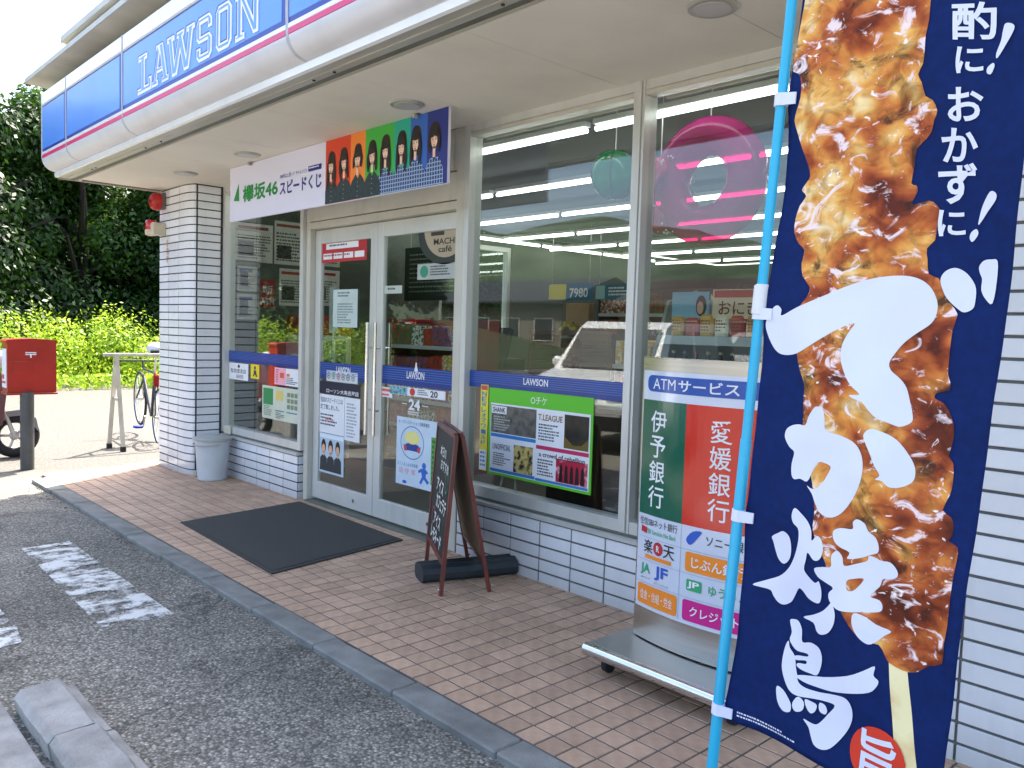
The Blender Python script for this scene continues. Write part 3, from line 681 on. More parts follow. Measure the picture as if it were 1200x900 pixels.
# grit and small litter lying along the kerb and on the asphalt
gr = MB(); g_r = random.Random(21)
for k in range(420):
    if k < 260: x, y = g_r.uniform(-7.8, -1.2), YOUT-.004-abs(g_r.gauss(0, .05))
    else: x, y = g_r.uniform(-6.5, -2), g_r.uniform(-2.6, -1.5)
    r_ = g_r.uniform(.0025, .0075); gr.ball((x, y, GZ+r_*.6), r_, 6, 4, (1, g_r.uniform(.6, 1), .7))
tag(gr.build('grit', mat('grit_stone', (.3, .28, .24), .9, c2=(.14, .13, .11), scale=30)), 'scattered small stones along the kerb on the asphalt', 'grit', kind='stuff')

# ---------------------------------------------------------------- canopy fixtures
for (x, y) in ((-3.84, -.53), (-5.85, -.52), (-7.0, -.52), (-1.85, -.55)):
    s_ = MB(); s_.lathe([(.075, SZ-.012), (.092, SZ-.014), (.1, SZ-.006), (.1, SZ-.0045)], (x, y, 0), 28); d = s_.build('downlight', TRIML, SH, smooth=True)
    s_ = MB(); s_.lathe([(.07, SZ-.0165), (.07, SZ-.0125)], (x, y, 0), 28); s_.build('lens', mat('lamp_lens', (.5, .5, .48), .3), d)

# hanging promotional banner board
HB = thing('hanging_banner', 'long white and rainbow banner board with eight figures hanging above the entrance', 'banner', (-5.09, -.36, 2.205))
X0, X1, Z0, Z1 = -6.505, -3.685, 2.208, 2.634
s_ = MB(); s_.box(X0, X1, -.355, -.335, Z0, Z1, .003); s_.build('board', mat('banner_white', (.72, .71, .85), .4, c2=(.70, .69, .83), scale=1), HB)
F = yplane(-.3555)
bx = [-5.005, -4.692, -4.52, -4.209, -4.039, -3.876, X1]
for a, b, c in zip(bx[:-1], bx[1:], ('#d8431f', '#ee8530', '#3fae3f', '#1fa58a', '#2f62b8', '#23307f')):
    flat('colour_panel', [rect(a, Z0+.003, b, Z1-.003)], ink(c), F, .0015, HB)
FIG = [(-4.926, 2.556), (-4.772, 2.56), (-4.603, 2.561), (-4.439, 2.558), (-4.293, 2.57), (-4.124, 2.568), (-3.981, 2.574), (-3.805, 2.568)]
hair, face, strand, torso, plaid, feat, bang = [], [], [], [], [], [], []
fr_ = random.Random(4)
for i, (x, zt) in enumerate(FIG):
    w = .050+fr_.uniform(-.003, .004); tl = fr_.uniform(-.01, .01); L_ = (.24, .2, .15, .19, .25, .24, .22, .17)[i]
    fx0 = x+tl*.6
    hair.append(poly(catmull([(x-.032, zt-.014), (x+tl*.3, zt), (x+.034, zt-.014), (x+w, zt-.062), (x+w+.005, zt-L_*.6), (x+w-.002+tl, zt-L_), (x+.02, zt-L_*.8), (x-.02, zt-L_*.8), (x-w+.002+tl, zt-L_), (x-w-.005, zt-L_*.6), (x-w, zt-.062)])))
    face.append(poly(catmull([(fx0-.031, zt-.075), (fx0-.029, zt-.112), (fx0-.015, zt-.143), (fx0, zt-.151), (fx0+.015, zt-.143), (fx0+.029, zt-.112), (fx0+.031, zt-.075), (fx0, zt-.05)])))
    face.append(quad((fx0-.012, zt-.2), (fx0+.012, zt-.2), (fx0+.012, zt-.14), (fx0-.012, zt-.14)))
    sd_ = fr_.choice((-1, 1)); pt = x+sd_*.012
    bang.append(poly([(fx0-.036, zt-.092), (fx0-.034, zt-.05), (fx0, zt-.03), (fx0+.034, zt-.05), (fx0+.036, zt-.092), (fx0+.026, zt-.08-fr_.uniform(0, .012)), (fx0+.014, zt-.086), (fx0+.004, zt-.078-fr_.uniform(0, .01)), (fx0-.008, zt-.087), (fx0-.022, zt-.079-fr_.uniform(0, .012))]))
    for sx in (-1, 1):
        strand.append(poly(catmull([(fx0+sx*.028, zt-.08), (x+sx*.05, zt-.08), (x+sx*.057, zt-L_*.7), (x+sx*.05+tl, zt-L_), (x+sx*.034+tl, zt-L_*.97), (x+sx*.03, zt-L_*.65)])))
        feat.append(poly([(fx0+sx*.0135-.0075, zt-.1), (fx0+sx*.0135, zt-.0965), (fx0+sx*.0135+.0075, zt-.1), (fx0+sx*.0135, zt-.1035)]))
        feat.append(rect(fx0+sx*.0135-.007, zt-.0915, fx0+sx*.0135+.007, zt-.0895))
    feat.append(poly([(fx0-.002, zt-.118), (fx0+.002, zt-.118), (fx0+.003, zt-.1205), (fx0-.003, zt-.1205)]))
    feat.append(poly([(fx0-.0085, zt-.131), (fx0, zt-.129), (fx0+.0085, zt-.131), (fx0, zt-.1355)]))
    sw = .088+fr_.uniform(0, .012)
    (torso if i < 4 else plaid).append(poly([(max(x-sw, -5.003), Z0+.004), (max(x-sw+.004, -5.003), Z0+.09), (x-.066, zt-.232), (x-.024, zt-.192), (x+.002, zt-.222), (x+.024, zt-.192), (x+.066, zt-.232), (min(x+sw-.004, X1-.003), Z0+.09), (min(x+sw, X1-.003), Z0+.004)]))
HBs = [('clothes', torso, mat('dark_cloth_print', '#1d2b30', .6, c2='#2b3d40', scale=30)), ('hair', hair, mat('hair_print', '#15100f', .5, c2='#2c1d18', scale=40)), ]
def plaidmat():
    m = bpy.data.materials.new('plaid_print'); m.use_nodes = True; n = m.node_tree.nodes; l = m.node_tree.links; tc = n.new('ShaderNodeTexCoord')
    ck = []
    for d, s in (('X', 13), ('Z', 13)):
        w = n.new('ShaderNodeTexWave'); w.bands_direction = d; w.inputs['Scale'].default_value = s; w.inputs['Distortion'].default_value = .4; l.new(tc.outputs['Object'], w.inputs[0]); ck.append(w)
    mx = n.new('ShaderNodeMath'); mx.operation = 'MAXIMUM'; l.new(ck[0].outputs['Fac'], mx.inputs[0]); l.new(ck[1].outputs['Fac'], mx.inputs[1])
    rp = n.new('ShaderNodeValToRGB'); rp.color_ramp.elements[0].position = .75; rp.color_ramp.elements[0].color = hexc('#1c3468'); rp.color_ramp.elements[1].position = .98; rp.color_ramp.elements[1].color = hexc('#9db4d6'); l.new(mx.outputs[0], rp.inputs[0]); l.new(rp.outputs[0], n['Principled BSDF'].inputs[0]); return m
PLM = plaidmat(); SKM = mat('skin_print', '#f3d2c0', .55, c2='#e2b29c', scale=22)
for i in range(8):
    pf = flat('figure', [torso[i] if i < 4 else plaid[i-4]], HBs[0][2] if i < 4 else PLM, F, .0038+.0003*(i % 2), HB)
    flat('hair', [hair[i]], HBs[1][2], F, .003, pf)
    flat('face', face[2*i:2*i+2], SKM, F, .005, pf); flat('fringe', [bang[i]], HBs[1][2], F, .0058, pf); flat('features', feat[6*i:6*i+6], ink('#6b3f36'), F, .0062, pf)
    flat('side_hair', strand[2*i:2*i+2], HBs[1][2], F, .0066, pf)
    if i < 4: flat('buttons', [rect(FIG[i][0]-.003, Z0+.02+.03*q, FIG[i][0]+.003, Z0+.024+.03*q) for q in range(4)], ink('#c9c9c0'), F, .0048, pf)
boldflat('green_lettering', [text('欅坂46', -6.262, 2.345, -5.69, 2.465, 0)], ink('#1f8a3a'), F, .0015, HB, .0045); flat('green_mark', [poly([(-6.43, 2.37), (-6.33, 2.36), (-6.34, 2.5)])], ink('#1f8a3a'), F, .0015, HB)
flat('navy_lettering', [text('スピードくじ', -5.655, 2.335, -5.058, 2.435, .026), text('700円以上買って チャレンジ!', -5.655, 2.455, -5.262, 2.487, .004), rrect(-5.24, 2.458, -5.06, 2.495, .006)], ink('#1a2a86'), F, .0015, HB)
flat('small_lettering', lines(-5.225, 2.468, -5.075, 2.486, 1, 5), WINK, F, .003, HB)
for x in (-3.96, -6.1):
    s_ = MB(); s_.box(x-.018, x+.018, -.375, -.3, 2.636, 2.655); s_.box(x-.03, x-.008, -.385, -.33, 2.612, 2.634); s_.build('clip', TRIML, HB)

# alarm bell and red beacon on the pillar
REDP = mat('red_paint', '#b3231d', .35, c2='#a01d18')
b_ = thing('alarm_bell', 'round red alarm bell high on the white tiled pillar', 'alarm bell', (-8.08, -.306, 2.5))
s_ = MB(); s_.lathe([(.02, -.43), (.055, -.425), (.078, -.40), (.082, -.36), (.082, -.345)], (-8.08, 0, 2.52), 24, 'y'); s_.build('gong', REDP, b_, smooth=True)
s_ = MB(); s_.lathe([(.012, -.436), (.012, -.43)], (-8.08, 0, 2.52), 10, 'y'); s_.build('screw', BLACKP, b_)
s_ = MB(); s_.box(-8.14, -8.02, -.345, -.302, 2.45, 2.6, .006); s_.build('backbox', mat('grey_box', (.16, .15, .13), .6), b_)
b_ = thing('beacon_lamp', 'red beacon lamp on a cream bracket under the alarm bell', 'beacon', (-8.12, -.306, 2.2))
s_ = MB(); s_.lathe([(.05, 2.255), (.052, 2.262), (.05, 2.335), (.043, 2.345), (.0, 2.347)], (-8.14, -.40, 0), 20); s_.build('lens', mat('red_lens', '#c4101a', .12, c2='#a80c14', coat=.6), b_, smooth=True)
s_ = MB(); s_.lathe([(.03, 2.2), (.052, 2.21), (.053, 2.255), (.05, 2.2552)], (-8.14, -.40, 0), 20); s_.box(-8.12, -8.02, -.42, -.303, 2.205, 2.32, .006); s_.build('bracket', mat('cream_plastic', (.55, .5, .38), .5), b_, smooth=True)
nm = flat('name_plate', lines(-7.99, 1.94, -7.955, 2.16, 6, 3, .7), ink('#b98c78'), yplane(-.3075), .001, None); tag(nm, 'narrow column of faint reddish lettering on the pillar tiles', 'lettering')

# bucket with lid and tap box
bk = thing('bucket', 'pale grey plastic bucket with flat lid beside the pillar', 'bucket', (-7.17, -.2, 0))
BKM = mat('grey_plastic', (.56, .59, .61), .5, c2=(.5, .53, .55), scale=5); BKL = mat('lid_plastic', (.42, .42, .39), .55, c2=(.36, .36, .33), scale=6)
s_ = MB(); s_.lathe([(.11, 0), (.125, .004), (.148, .335), (.15, .36)], (-7.17, -.2, 0), 32); s_.build('body', BKM, bk, smooth=True)
s_ = MB(); s_.lathe([(.155, .352), (.168, .356), (.168, .372), (.155, .378), (.06, .395), (.02, .397)], (-7.17, -.2, 0), 32); s_.build('lid', BKL, bk, smooth=True)
s_ = MB(); s_.tube([(-7.17+.165*math.cos(a), -.2+.165*math.sin(a), .33-.02*abs(math.sin(a))) for a in [R(q) for q in range(180, 361, 15)]], .005, 6); s_.build('handle', BKL, bk, smooth=True)
s_ = MB(); s_.box(-7.37, -7.33, -.29, -.25, .0, .055, .008); tag(origin_to(s_.build('door_stop', mat('beige_block', (.5, .42, .33), .7)), (-7.35, -.27, 0)), 'small beige block on the tiles beside the bucket', 'block')
s_ = MB(); s_.box(-7.33, -7.21, -.028, -.002, .38, .46, .008); tag(origin_to(s_.build('tap_box', mat('cream_box', (.6, .58, .46), .5)), (-7.27, -.015, .38)), 'small cream box on the low wall just above the bucket', 'box')

# door mat
mt = MB(); MQ = [(-5.68, -1.055), (-4.2, -1.12), (-4.385, -.1), (-5.835, -.066)]
mt.prism(MQ, .001, .009); mo = mt.build('door_mat', mat('mat_rubber', (.045, .045, .042), .8)); origin_to(mo, (-5.03, -.58, .001)); tag(mo, 'large dark grey rubber mat on the tiles before the doors', 'mat')
ctr = Vector((-5.03, -.58)); q2 = [ctr+(Vector(p)-ctr)*.955 for p in MQ]
mt = MB(); mt.prism([tuple(p) for p in q2], .0092, .0125); mt.build('pile', mat('mat_pile', (.085, .083, .074), .95, c2=(.05, .049, .044), scale=260, bump=.7, bscale=300), mo)

# chalkboard A-frame
ab = thing('chalkboard_sign', 'dark red wooden A-frame chalkboard with handwriting before the windows', 'sign', (-3.56, -.32, 0))
RW = mat('red_stained_wood', (.17, .036, .026), .35, c2=(.10, .02, .016), scale=3, stretch=(9, 9, 1), detail=6)
CB = mat('chalkboard', (.014, .017, .017), .55, c2=(.022, .026, .026), scale=4)
MDF = mat('hardboard', (.30, .21, .12), .75, c2=(.25, .17, .1), scale=6)
PN, PF, BN, BF = Vector((-3.34, -.60, 0)), Vector((-3.845, -.315, 0)), Vector((-3.24, -.35, 0)), Vector((-3.785, -.045, 0))
RN, RF = Vector((-3.335, -.505, .835)), Vector((-3.875, -.2, .835))
def bar(s_, a, b, w, n_, t):
    """square bar from a to b, width w along side axis, thickness t along n_"""
    d = (b-a).normalized(); n1 = (n_-d*n_.dot(d)).normalized(); sd = d.cross(n1)
    v = []
    for p in (a, b):
        for i, j in ((-1, -1), (1, -1), (1, 1), (-1, 1)): v.append(p+sd*i*w/2+n1*j*t/2)
    s_.add(v, [(0, 1, 2, 3), (4, 7, 6, 5), (0, 4, 5, 1), (1, 5, 6, 2), (2, 6, 7, 3), (3, 7, 4, 0)])
nf = (PF-PN).cross(RN-PN).normalized(); nf = nf if nf.y < 0 else -nf
nb_ = (BF-BN).cross(RN-BN).normalized(); nb_ = nb_ if nb_.y > 0 else -nb_
for (n0, f0, nn, nm_, sh) in ((PN, PF, nf, 'front', Vector((0, 0, 0))), (BN, BF, nb_, 'rear', nb_*.0)):
    tn, tf = RN+nn*.016, RF+nn*.016
    for a, b in ((n0, tn), (f0, tf)):
        s_ = MB(); bar(s_, a, b, .03, nn, .02); s_.build('leg', RW, ab)
    s_ = MB(); bar(s_, tn.lerp(tf, .03), tn.lerp(tf, .97), .03, nn, .019); lo = .2; s_.build('rail', RW, ab); s_ = MB()
    bar(s_, n0.lerp(tn, lo).lerp(f0.lerp(tf, lo), .03), n0.lerp(tn, lo).lerp(f0.lerp(tf, lo), .97), .03, nn, .019); s_.build('rail', RW, ab)
    s_ = MB(); q = [n0.lerp(tn, lo), f0.lerp(tf, lo), tf, tn]; s_.add([p+nn*.004 for p in q]+[p-nn*.004 for p in q], [(0, 1, 2, 3), (4, 7, 6, 5), (0, 4, 5, 1), (1, 5, 6, 2), (2, 6, 7, 3), (3, 7, 4, 0)])
    s_.build('panel', CB, ab)
    s_ = MB(); s_.add([p-nn*.0046 for p in q]+[p-nn*.0066 for p in q], [(0, 1, 2, 3), (4, 7, 6, 5), (0, 4, 5, 1), (1, 5, 6, 2), (2, 6, 7, 3), (3, 7, 4, 0)]); s_.build('backing', MDF, ab)
    for p in (n0, f0):
        s_ = MB(); s_.ball(p+Vector((0, 0, .03))+nn*.011, .006, 8, 6); s_.build('screw', CHROME, ab)
tnF = RN+nf*.016; U = (PN-PF).normalized(); V = (tnF-PN).normalized()
V = (V-U*V.dot(U)).normalized(); OB = PF; nf2 = U.cross(V); nf2 = nf2 if nf2.y < 0 else -nf2
Fab = lambda u, v, off: tuple(OB+U*u+V*v+nf2*(.008+off))
CH = mat('chalk', (.85, .85, .8), .9, c2=(.65, .65, .6), scale=60)
flat('white_chalk', [text('アイス', .13, .48, .37, .56, .024), text('カフェラテ', .17, .39, .50, .475, .024), text('アイス', .15, .29, .38, .365, .024), text('レモネード', .10, .20, .46, .28, .024), text('本日の', .14, .68, .34, .74, .01), text('おすすめ', .2, .61, .46, .67, .01)], CH, Fab, .001, ab)
flat('pink_chalk', [poly([(.12+.05*math.cos(a)*r_, .33+.05*math.sin(a)*r_) for r_, A in ((1, range(0, 331, 30)), (.82, range(330, -1, -30))) for a in [R(t) for t in A]])]+lines(.14, .15, .42, .19, 2, 9, .3), ink('#b05a7a'), Fab, .001, ab)
flat('green_chalk', [poly([(.44+.045*math.cos(a)*r_, .58+.07*math.sin(a)*r_) for r_, A in ((1, range(0, 331, 30)), (.85, range(330, -1, -30))) for a in [R(t) for t in A]])], ink('#4f9a7a'), Fab, .001, ab)

# rubber weight under the A-frame
wg = thing('sign_weight', 'dark blue grey ribbed rubber weight lying between the A-frame legs', 'weight', (-3.5, -.27, 0))
WGM = mat('slate_plastic', (.032, .042, .05), .5, c2=(.02, .027, .033), scale=8)
A_, B_ = Vector((-3.62, -.535, .058)), Vector((-3.43, .0, .058)); dd = (B_-A_).normalized(); sdv = Vector((0, 0, 1)).cross(dd)
s_ = MB(); prof = [(-.055, -.056), (.055, -.056), (.078, -.035), (.082, -.005), (.07, .022), (.056, .032), (.048, .028), (.038, .04), (.022, .044), (.013, .038), (-.013, .038), (-.022, .044), (-.038, .04), (-.048, .028), (-.056, .032), (-.07, .022), (-.082, -.005), (-.078, -.035)]
v = [A_+sdv*p[0]+Vector((0, 0, p[1])) for p in prof]+[B_+sdv*p[0]+Vector((0, 0, p[1])) for p in prof]; n = len(prof)
s_.add(v, [(i, (i+1) % n, n+(i+1) % n, n+i) for i in range(n)]+[tuple(range(n)), tuple(range(n, 2*n))]); s_.build('body', WGM, wg)
s_ = MB(); s_.tube([B_+Vector((0, 0, -.03)), B_+dd*.045+Vector((0, 0, -.03))], [.03, .024], 12); s_.build('cap', WGM, wg, smooth=True)

# ---------------------------------------------------------------- ATM sign stand
at = thing('atm_sign_stand', 'stainless steel rolling sign stand listing bank names beside the right window', 'sign stand', (-1.85, -.5, 0))
CX, HW = -1.83, .315
fy = lambda x: -.5-.05*(1-((x-CX)/HW)**2)
def curved(x0, x1, z0, z1, off, n=14, back=.03):
    s_ = MB(); xs_ = [x0+(x1-x0)*k/n for k in range(n+1)]; pts = [(x, fy(x)-off) for x in xs_]+[(x, fy(x)-off+back) for x in xs_[::-1]]
    s_.prism(pts, z0, z1); return s_
curved(CX-HW, CX+HW, .13, 1.305, 0, back=.05).build('steel_body', STEEL, at, smooth=True)
curved(CX-HW+.012, CX+HW-.012, .262, 1.25, .004, back=.0035).build('panel', mat('sign_panel', (.62, .66, .76), .12, c2=(.6, .64, .74), coat=.6), at, smooth=True)
Fat = lambda u, v, off: (u, fy(u)-.0045-off, v)
s_ = MB(); s_.box(-2.205, -1.47, -.735, -.29, .076, .124, .006); s_.build('base_plate', STEEL, at)
s_ = MB(); s_.tube([(-2.205, -.732, .1), (-1.47, -.732, .1)], .027, 12); s_.build('nosing', CHROME, at, smooth=True)
for x, y in ((-2.14, -.66), (-1.55, -.66), (-2.14, -.36), (-1.55, -.36)):
    s_ = MB(); s_.lathe([(.01, -.014), (.035, -.012), (.035, .012), (.01, .014)], (x, y, .036), 16, 'x'); w_ = s_.build('caster', RUB, at, smooth=True)
    s_ = MB(); s_.box(x-.02, x+.02, y-.012, y+.012, .05, .082); s_.build('fork', STEEL, w_)
pl_, pr2 = CX-HW+.02, CX+HW-.02; pm = -1.885
G = .03
flat('title_bar', [rrect(pl_+.02, 1.165, pr2-.02, 1.232, .025)], ink('#1b4fa3', .2), Fat, .001, at, G)
flat('title_lettering', [text('ATM', -2.07, 1.177, -1.945, 1.22, .0), text('サービス', -1.93, 1.175, -1.66, 1.222, .016)], WINK, Fat, .002, at, G)
flat('green_block', [rect(pl_-.004, .655, pm, 1.13)], ink('#0d5b45', .12), Fat, .001, at, G)
flat('red_block', [rect(pm, .655, pr2+.004, 1.13)], ink('#cf2f22', .12), Fat, .001, at, G)
flat('bank_lettering', vtext('伊予銀行', -2.075, .685, -1.985, 1.095, .008)+vtext('愛媛銀行', -1.77, .685, -1.68, 1.085, .006), WINK, Fat, .002, at, G)
GL = ink('#9aa6ba')
flat('grid_lines', [rect(pm-.001, .272, pm+.001, .655)]+[rect(pl_, z-.001, pr2, z+.001) for z in (.56, .465, .37)], GL, Fat, .001, at, G)
flat('black_lettering', [text('住信SBIネット銀行', -2.12, .61, -1.905, .643, .004), text('楽', -2.09, .497, -2.035, .552, .01), text('天', -1.975, .497, -1.915, .552, .01), text('ソニー銀行', -1.77, .59, -1.58, .632, .008), text('JAバンク', -2.1, .383, -2.045, .395), text('マリンバンク', -2.02, .376, -1.94, .388)], INK, Fat, .0015, at, G)
flat('red_mark', [ell(-2.005, .525, .027, .028, 20), quad((-2.11, .58), (-2.075, .575), (-2.072, .6), (-2.108, .605))], ink('#b5222c'), Fat, .0014, at, G)
flat('r_lettering', [text('R', -2.014, .512, -1.996, .538, .02)], WINK, Fat, .0024, at, G)
flat('green_mark', [text('JA', -2.105, .40, -2.045, .45, .03), text('ゆうちょ', -1.75, .4, -1.6, .44, .012), rrect(-1.85, .4, -1.78, .445, .006), text('SBI Sumishin Net Bank', -2.07, .578, -1.91, .598, .004)], ink('#2fa06a'), Fat, .0015, at, G)
flat('blue_mark', [text('JF', -2.02, .395, -1.945, .455, .03), poly(catmull([(-1.86, .6), (-1.83, .635), (-1.79, .64), (-1.81, .61), (-1.84, .58)]))], ink('#2b56b8'), Fat, .0015, at, G)
flat('orange_block', [rrect(pl_+.006, .278, pm-.008, .362, .012), rrect(-1.86, .475, pr2-.01, .552, .01), rect(-2.08, .474, -1.93, .49)], ink('#ef8b2c', .2), Fat, .0014, at, G)
flat('pink_block', [rrect(-1.865, .278, pr2-.006, .362, .012)], ink('#c92a86', .2), Fat, .0014, at, G)
flat('block_lettering', [text('信金・信組・労金', -2.1, .3, -1.915, .34, .0), text('クレジット', -1.83, .3, -1.62, .34, .012), text('じぶん銀行', -1.83, .492, -1.6, .537, .014), text('JP', -1.845, .408, -1.79, .438, .03)], WINK, Fat, .0026, at, G)

# ---------------------------------------------------------------- tall flag banner
FLG = thing('flag_banner', 'tall navy flag banner showing a giant grilled chicken skewer', 'banner flag', (-1.02, -1.69, GZ))
TH = R(3.55); BU = Vector((math.cos(TH), 0, -math.sin(TH))); BV = Vector((math.sin(TH), 0, math.cos(TH))); BO = Vector((-.962, -1.69, .556))
BW, BH = .447, 1.80
def cloth(u, v, off=0):
    w = .011*math.sin(u*15+v*2.6)*min(1, u/.08+.15)+.008*math.sin(v*6.2+u*5)+.004*math.sin(v*17+u*24)+.0012*math.sin(v*41-u*31)
    ed = .012*math.sin(math.pi*((v-.03) % .43)/.43)*max(0, 1-u/.16)
    return tuple(BO+BU*(u+ed)+BV*v+Vector((0, w-off, 0)))
Fc = lambda u, v, off: cloth(u, v, off)
def clothmat():
    m = mat('navy_cloth', '#0a2764', .75, c2='#082158', scale=60, spec=.2, bump=.05, bscale=900); n = m.node_tree.nodes; l = m.node_tree.links
    t = n.new('ShaderNodeBsdfTranslucent'); t.inputs[0].default_value = hexc('#143180'); mx = n.new('ShaderNodeMixShader'); mx.inputs[0].default_value = .12
    l.new(n['Principled BSDF'].outputs[0], mx.inputs[1]); l.new(t.outputs[0], mx.inputs[2]); l.new(mx.outputs[0], n['Material Output'].inputs[0]); return m
s_ = MB(); NU, NV = 44, 160
for j in range(NV+1):
    for i in range(NU+1): s_.v.append(cloth(BW*i/NU, BH*j/NV))
for j in range(NV):
    for i in range(NU): k = j*(NU+1)+i; s_.f.append((k, k+1, k+NU+2, k+NU+1))
fo = s_.build('cloth', clothmat(), FLG, smooth=True, fix=False)
tkm = fo.modifiers.new('thickness', 'SOLIDIFY'); tkm.thickness = .0008; tkm.offset = -1 if False else 1
BAN={'skewer':'-10,1657 -9,1603 7,1514 5,1481 1,1431 -1,1388 4,1375 18,1369 28,1351 31,1323 22,1299 16,1279 24,1255 39,1220 55,1188 61,1166 54,1156 43,1143 45,1137 55,1127 42,1109 37,1082 40,1055 54,1033 70,1020 69,994 78,968 98,947 95,927 75,892 76,843 85,813 85,812 95,781 107,756 108,725 113,676 126,620 151,562 163,511 162,479 165,477 169,456 198,414 210,382 239,329 269,297 292,286 315,288 327,273 336,261 361,254 383,258 402,277 423,289 422,326 424,359 424,404 424,452 425,481 423,504 407,512 411,521 412,538 406,554 391,564 398,592 399,616 395,648 386,661 390,689 388,717 377,739 365,753 350,759 352,769 372,777 373,790 367,805 366,840 365,884 369,912 354,931 339,957 330,974 313,981 307,1007 303,1027 314,1042 314,1065 318,1089 310,1104 295,1113 274,1106 268,1110 274,1129 270,1141 261,1145 264,1144 263,1179 264,1206 279,1223 287,1235 290,1254 294,1269 284,1289 270,1298 261,1323 254,1337 261,1354 262,1367 262,1380 261,1403 263,1429 261,1464 261,1538 248,1590','de':'32,907 42,899 44,887 78,906 125,929 167,950 204,965 244,974 276,976 300,971 317,960 328,945 335,926 334,905 326,890 305,872 287,854 274,833 267,815 267,815 272,801 290,787 302,772 310,750 319,722 318,710 302,700 282,704 261,710 245,723 233,736 214,742 209,747 227,750 207,766 192,788 182,813 181,839 182,840 188,862 197,883 172,871 151,857 118,834 85,814 54,808 34,813 19,830 8,856 8,874 17,891 23,903','de2':'334,969 337,983 346,991 357,993 371,987 383,975 392,959 394,936 392,923 379,916 366,923 352,935 343,947','de3':'393,997 400,1007 412,1009 422,1006 424,972 422,934 410,941 401,956 400,975 395,986','ka':'144,715 158,714 165,698 170,672 197,668 225,660 241,646 250,623 250,593 241,560 227,531 212,512 194,503 176,507 163,524 154,541 140,555 154,551 170,562 182,586 186,604 158,606 148,584 139,563 122,565 108,561 100,569 97,591 100,615 87,624 73,642 75,659 89,669 105,673 120,674 126,692 136,709','ka2':'255,689 276,686 300,676 320,657 334,637 339,619 336,603 320,591 300,587 287,596 275,597 282,606 271,622 261,641 247,665 244,678','ya1':'67,417 64,427 80,439 94,447 109,440 115,418 112,394 97,378 82,383 73,399','ya2':'119,504 137,495 152,483 161,467 164,448 174,461 185,455 191,437 186,417 173,411 158,422 155,406 152,385 165,373 180,366 188,372 195,353 194,332 185,325 166,327 152,337 140,340 130,321 120,303 102,291 87,292 75,302 67,312 49,313 26,314 52,329 86,348 107,369 120,391 129,418 133,446 130,464 118,472 113,487','ya3':'250,514 265,509 273,497 288,488 295,473 294,460 282,453 264,442 240,434 243,447 222,453 210,462 206,479 220,489 243,493 242,506','ya4':'219,444 231,435 236,419 258,429 277,440 279,450 291,450 302,447 318,448 331,436 332,424 322,417 308,413 304,397 289,375 307,372 314,361 309,350 280,341 252,332 230,330 214,341 211,356 219,369 202,375 185,381 176,395 194,404 211,410 209,431','ya4h':'244,391 257,399 274,404 268,389 257,375 246,374','ya5':'219,338 228,321 228,299 218,277 201,265 190,268 181,282 155,283 179,298 200,314 212,329','ya6':'265,334 286,334 308,325 333,320 323,308 311,293 298,283 283,287 271,298 263,315','to1':'121,263 129,269 143,270 154,256 158,231 178,238 197,235 205,219 204,196 197,176 181,173 164,172 150,176 152,183 170,188 169,195 147,188 145,197 172,205 171,211 147,208 132,217 126,226 129,242','to2':'124,221 129,208 143,195 148,173 153,159 158,145 175,140 207,145 243,156 265,159 277,148 281,128 276,103 262,73 243,44 225,33 209,35 200,49 193,65 180,77 197,76 209,78 219,90 230,109 243,134 218,132 191,125 163,117 144,118 130,130 118,153 115,175 118,207','to3':'152,157 212,179 264,206 295,230 314,246 314,228 324,221 321,207 309,192 276,175 234,159 197,152 169,150','to4':'110,117 126,115 140,104 149,93 149,78 134,72 120,81 112,97','to5':'153,102 163,116 177,110 176,93 162,84 153,90','to6':'178,117 192,119 205,117 203,103 194,95 184,102','to7':'210,124 222,125 228,115 224,106 212,108','stick':'336,261 368,258 405,83 412,42 378,23 358,136','ex1':'392,1398 404,1394 407,1385 398,1365 386,1343 383,1351 388,1371 389,1388','ex2':'380,1336 383,1330 379,1318 372,1321 372,1330','ex3':'398,1123 408,1120 409,1109 398,1091 384,1068 384,1082 388,1102','ex4':'381,1061 385,1052 377,1039 371,1046 373,1056',}
BOX={'酌':(306,1388,381,1375,373,1438,298,1452),'に':(319,1329,366,1323,361,1368,314,1375),'お':(315,1248,376,1242,369,1299,308,1307),'か':(311,1179,374,1175,367,1233,303,1239),'ず':(312,1106,381,1104,372,1173,303,1178),'に2':(318,1049,364,1049,358,1095,312,1096),'旨':(305,22,376,57,366,142,295,109),}
CIRC=[(282, 61), (386, 106), (330, 132)]

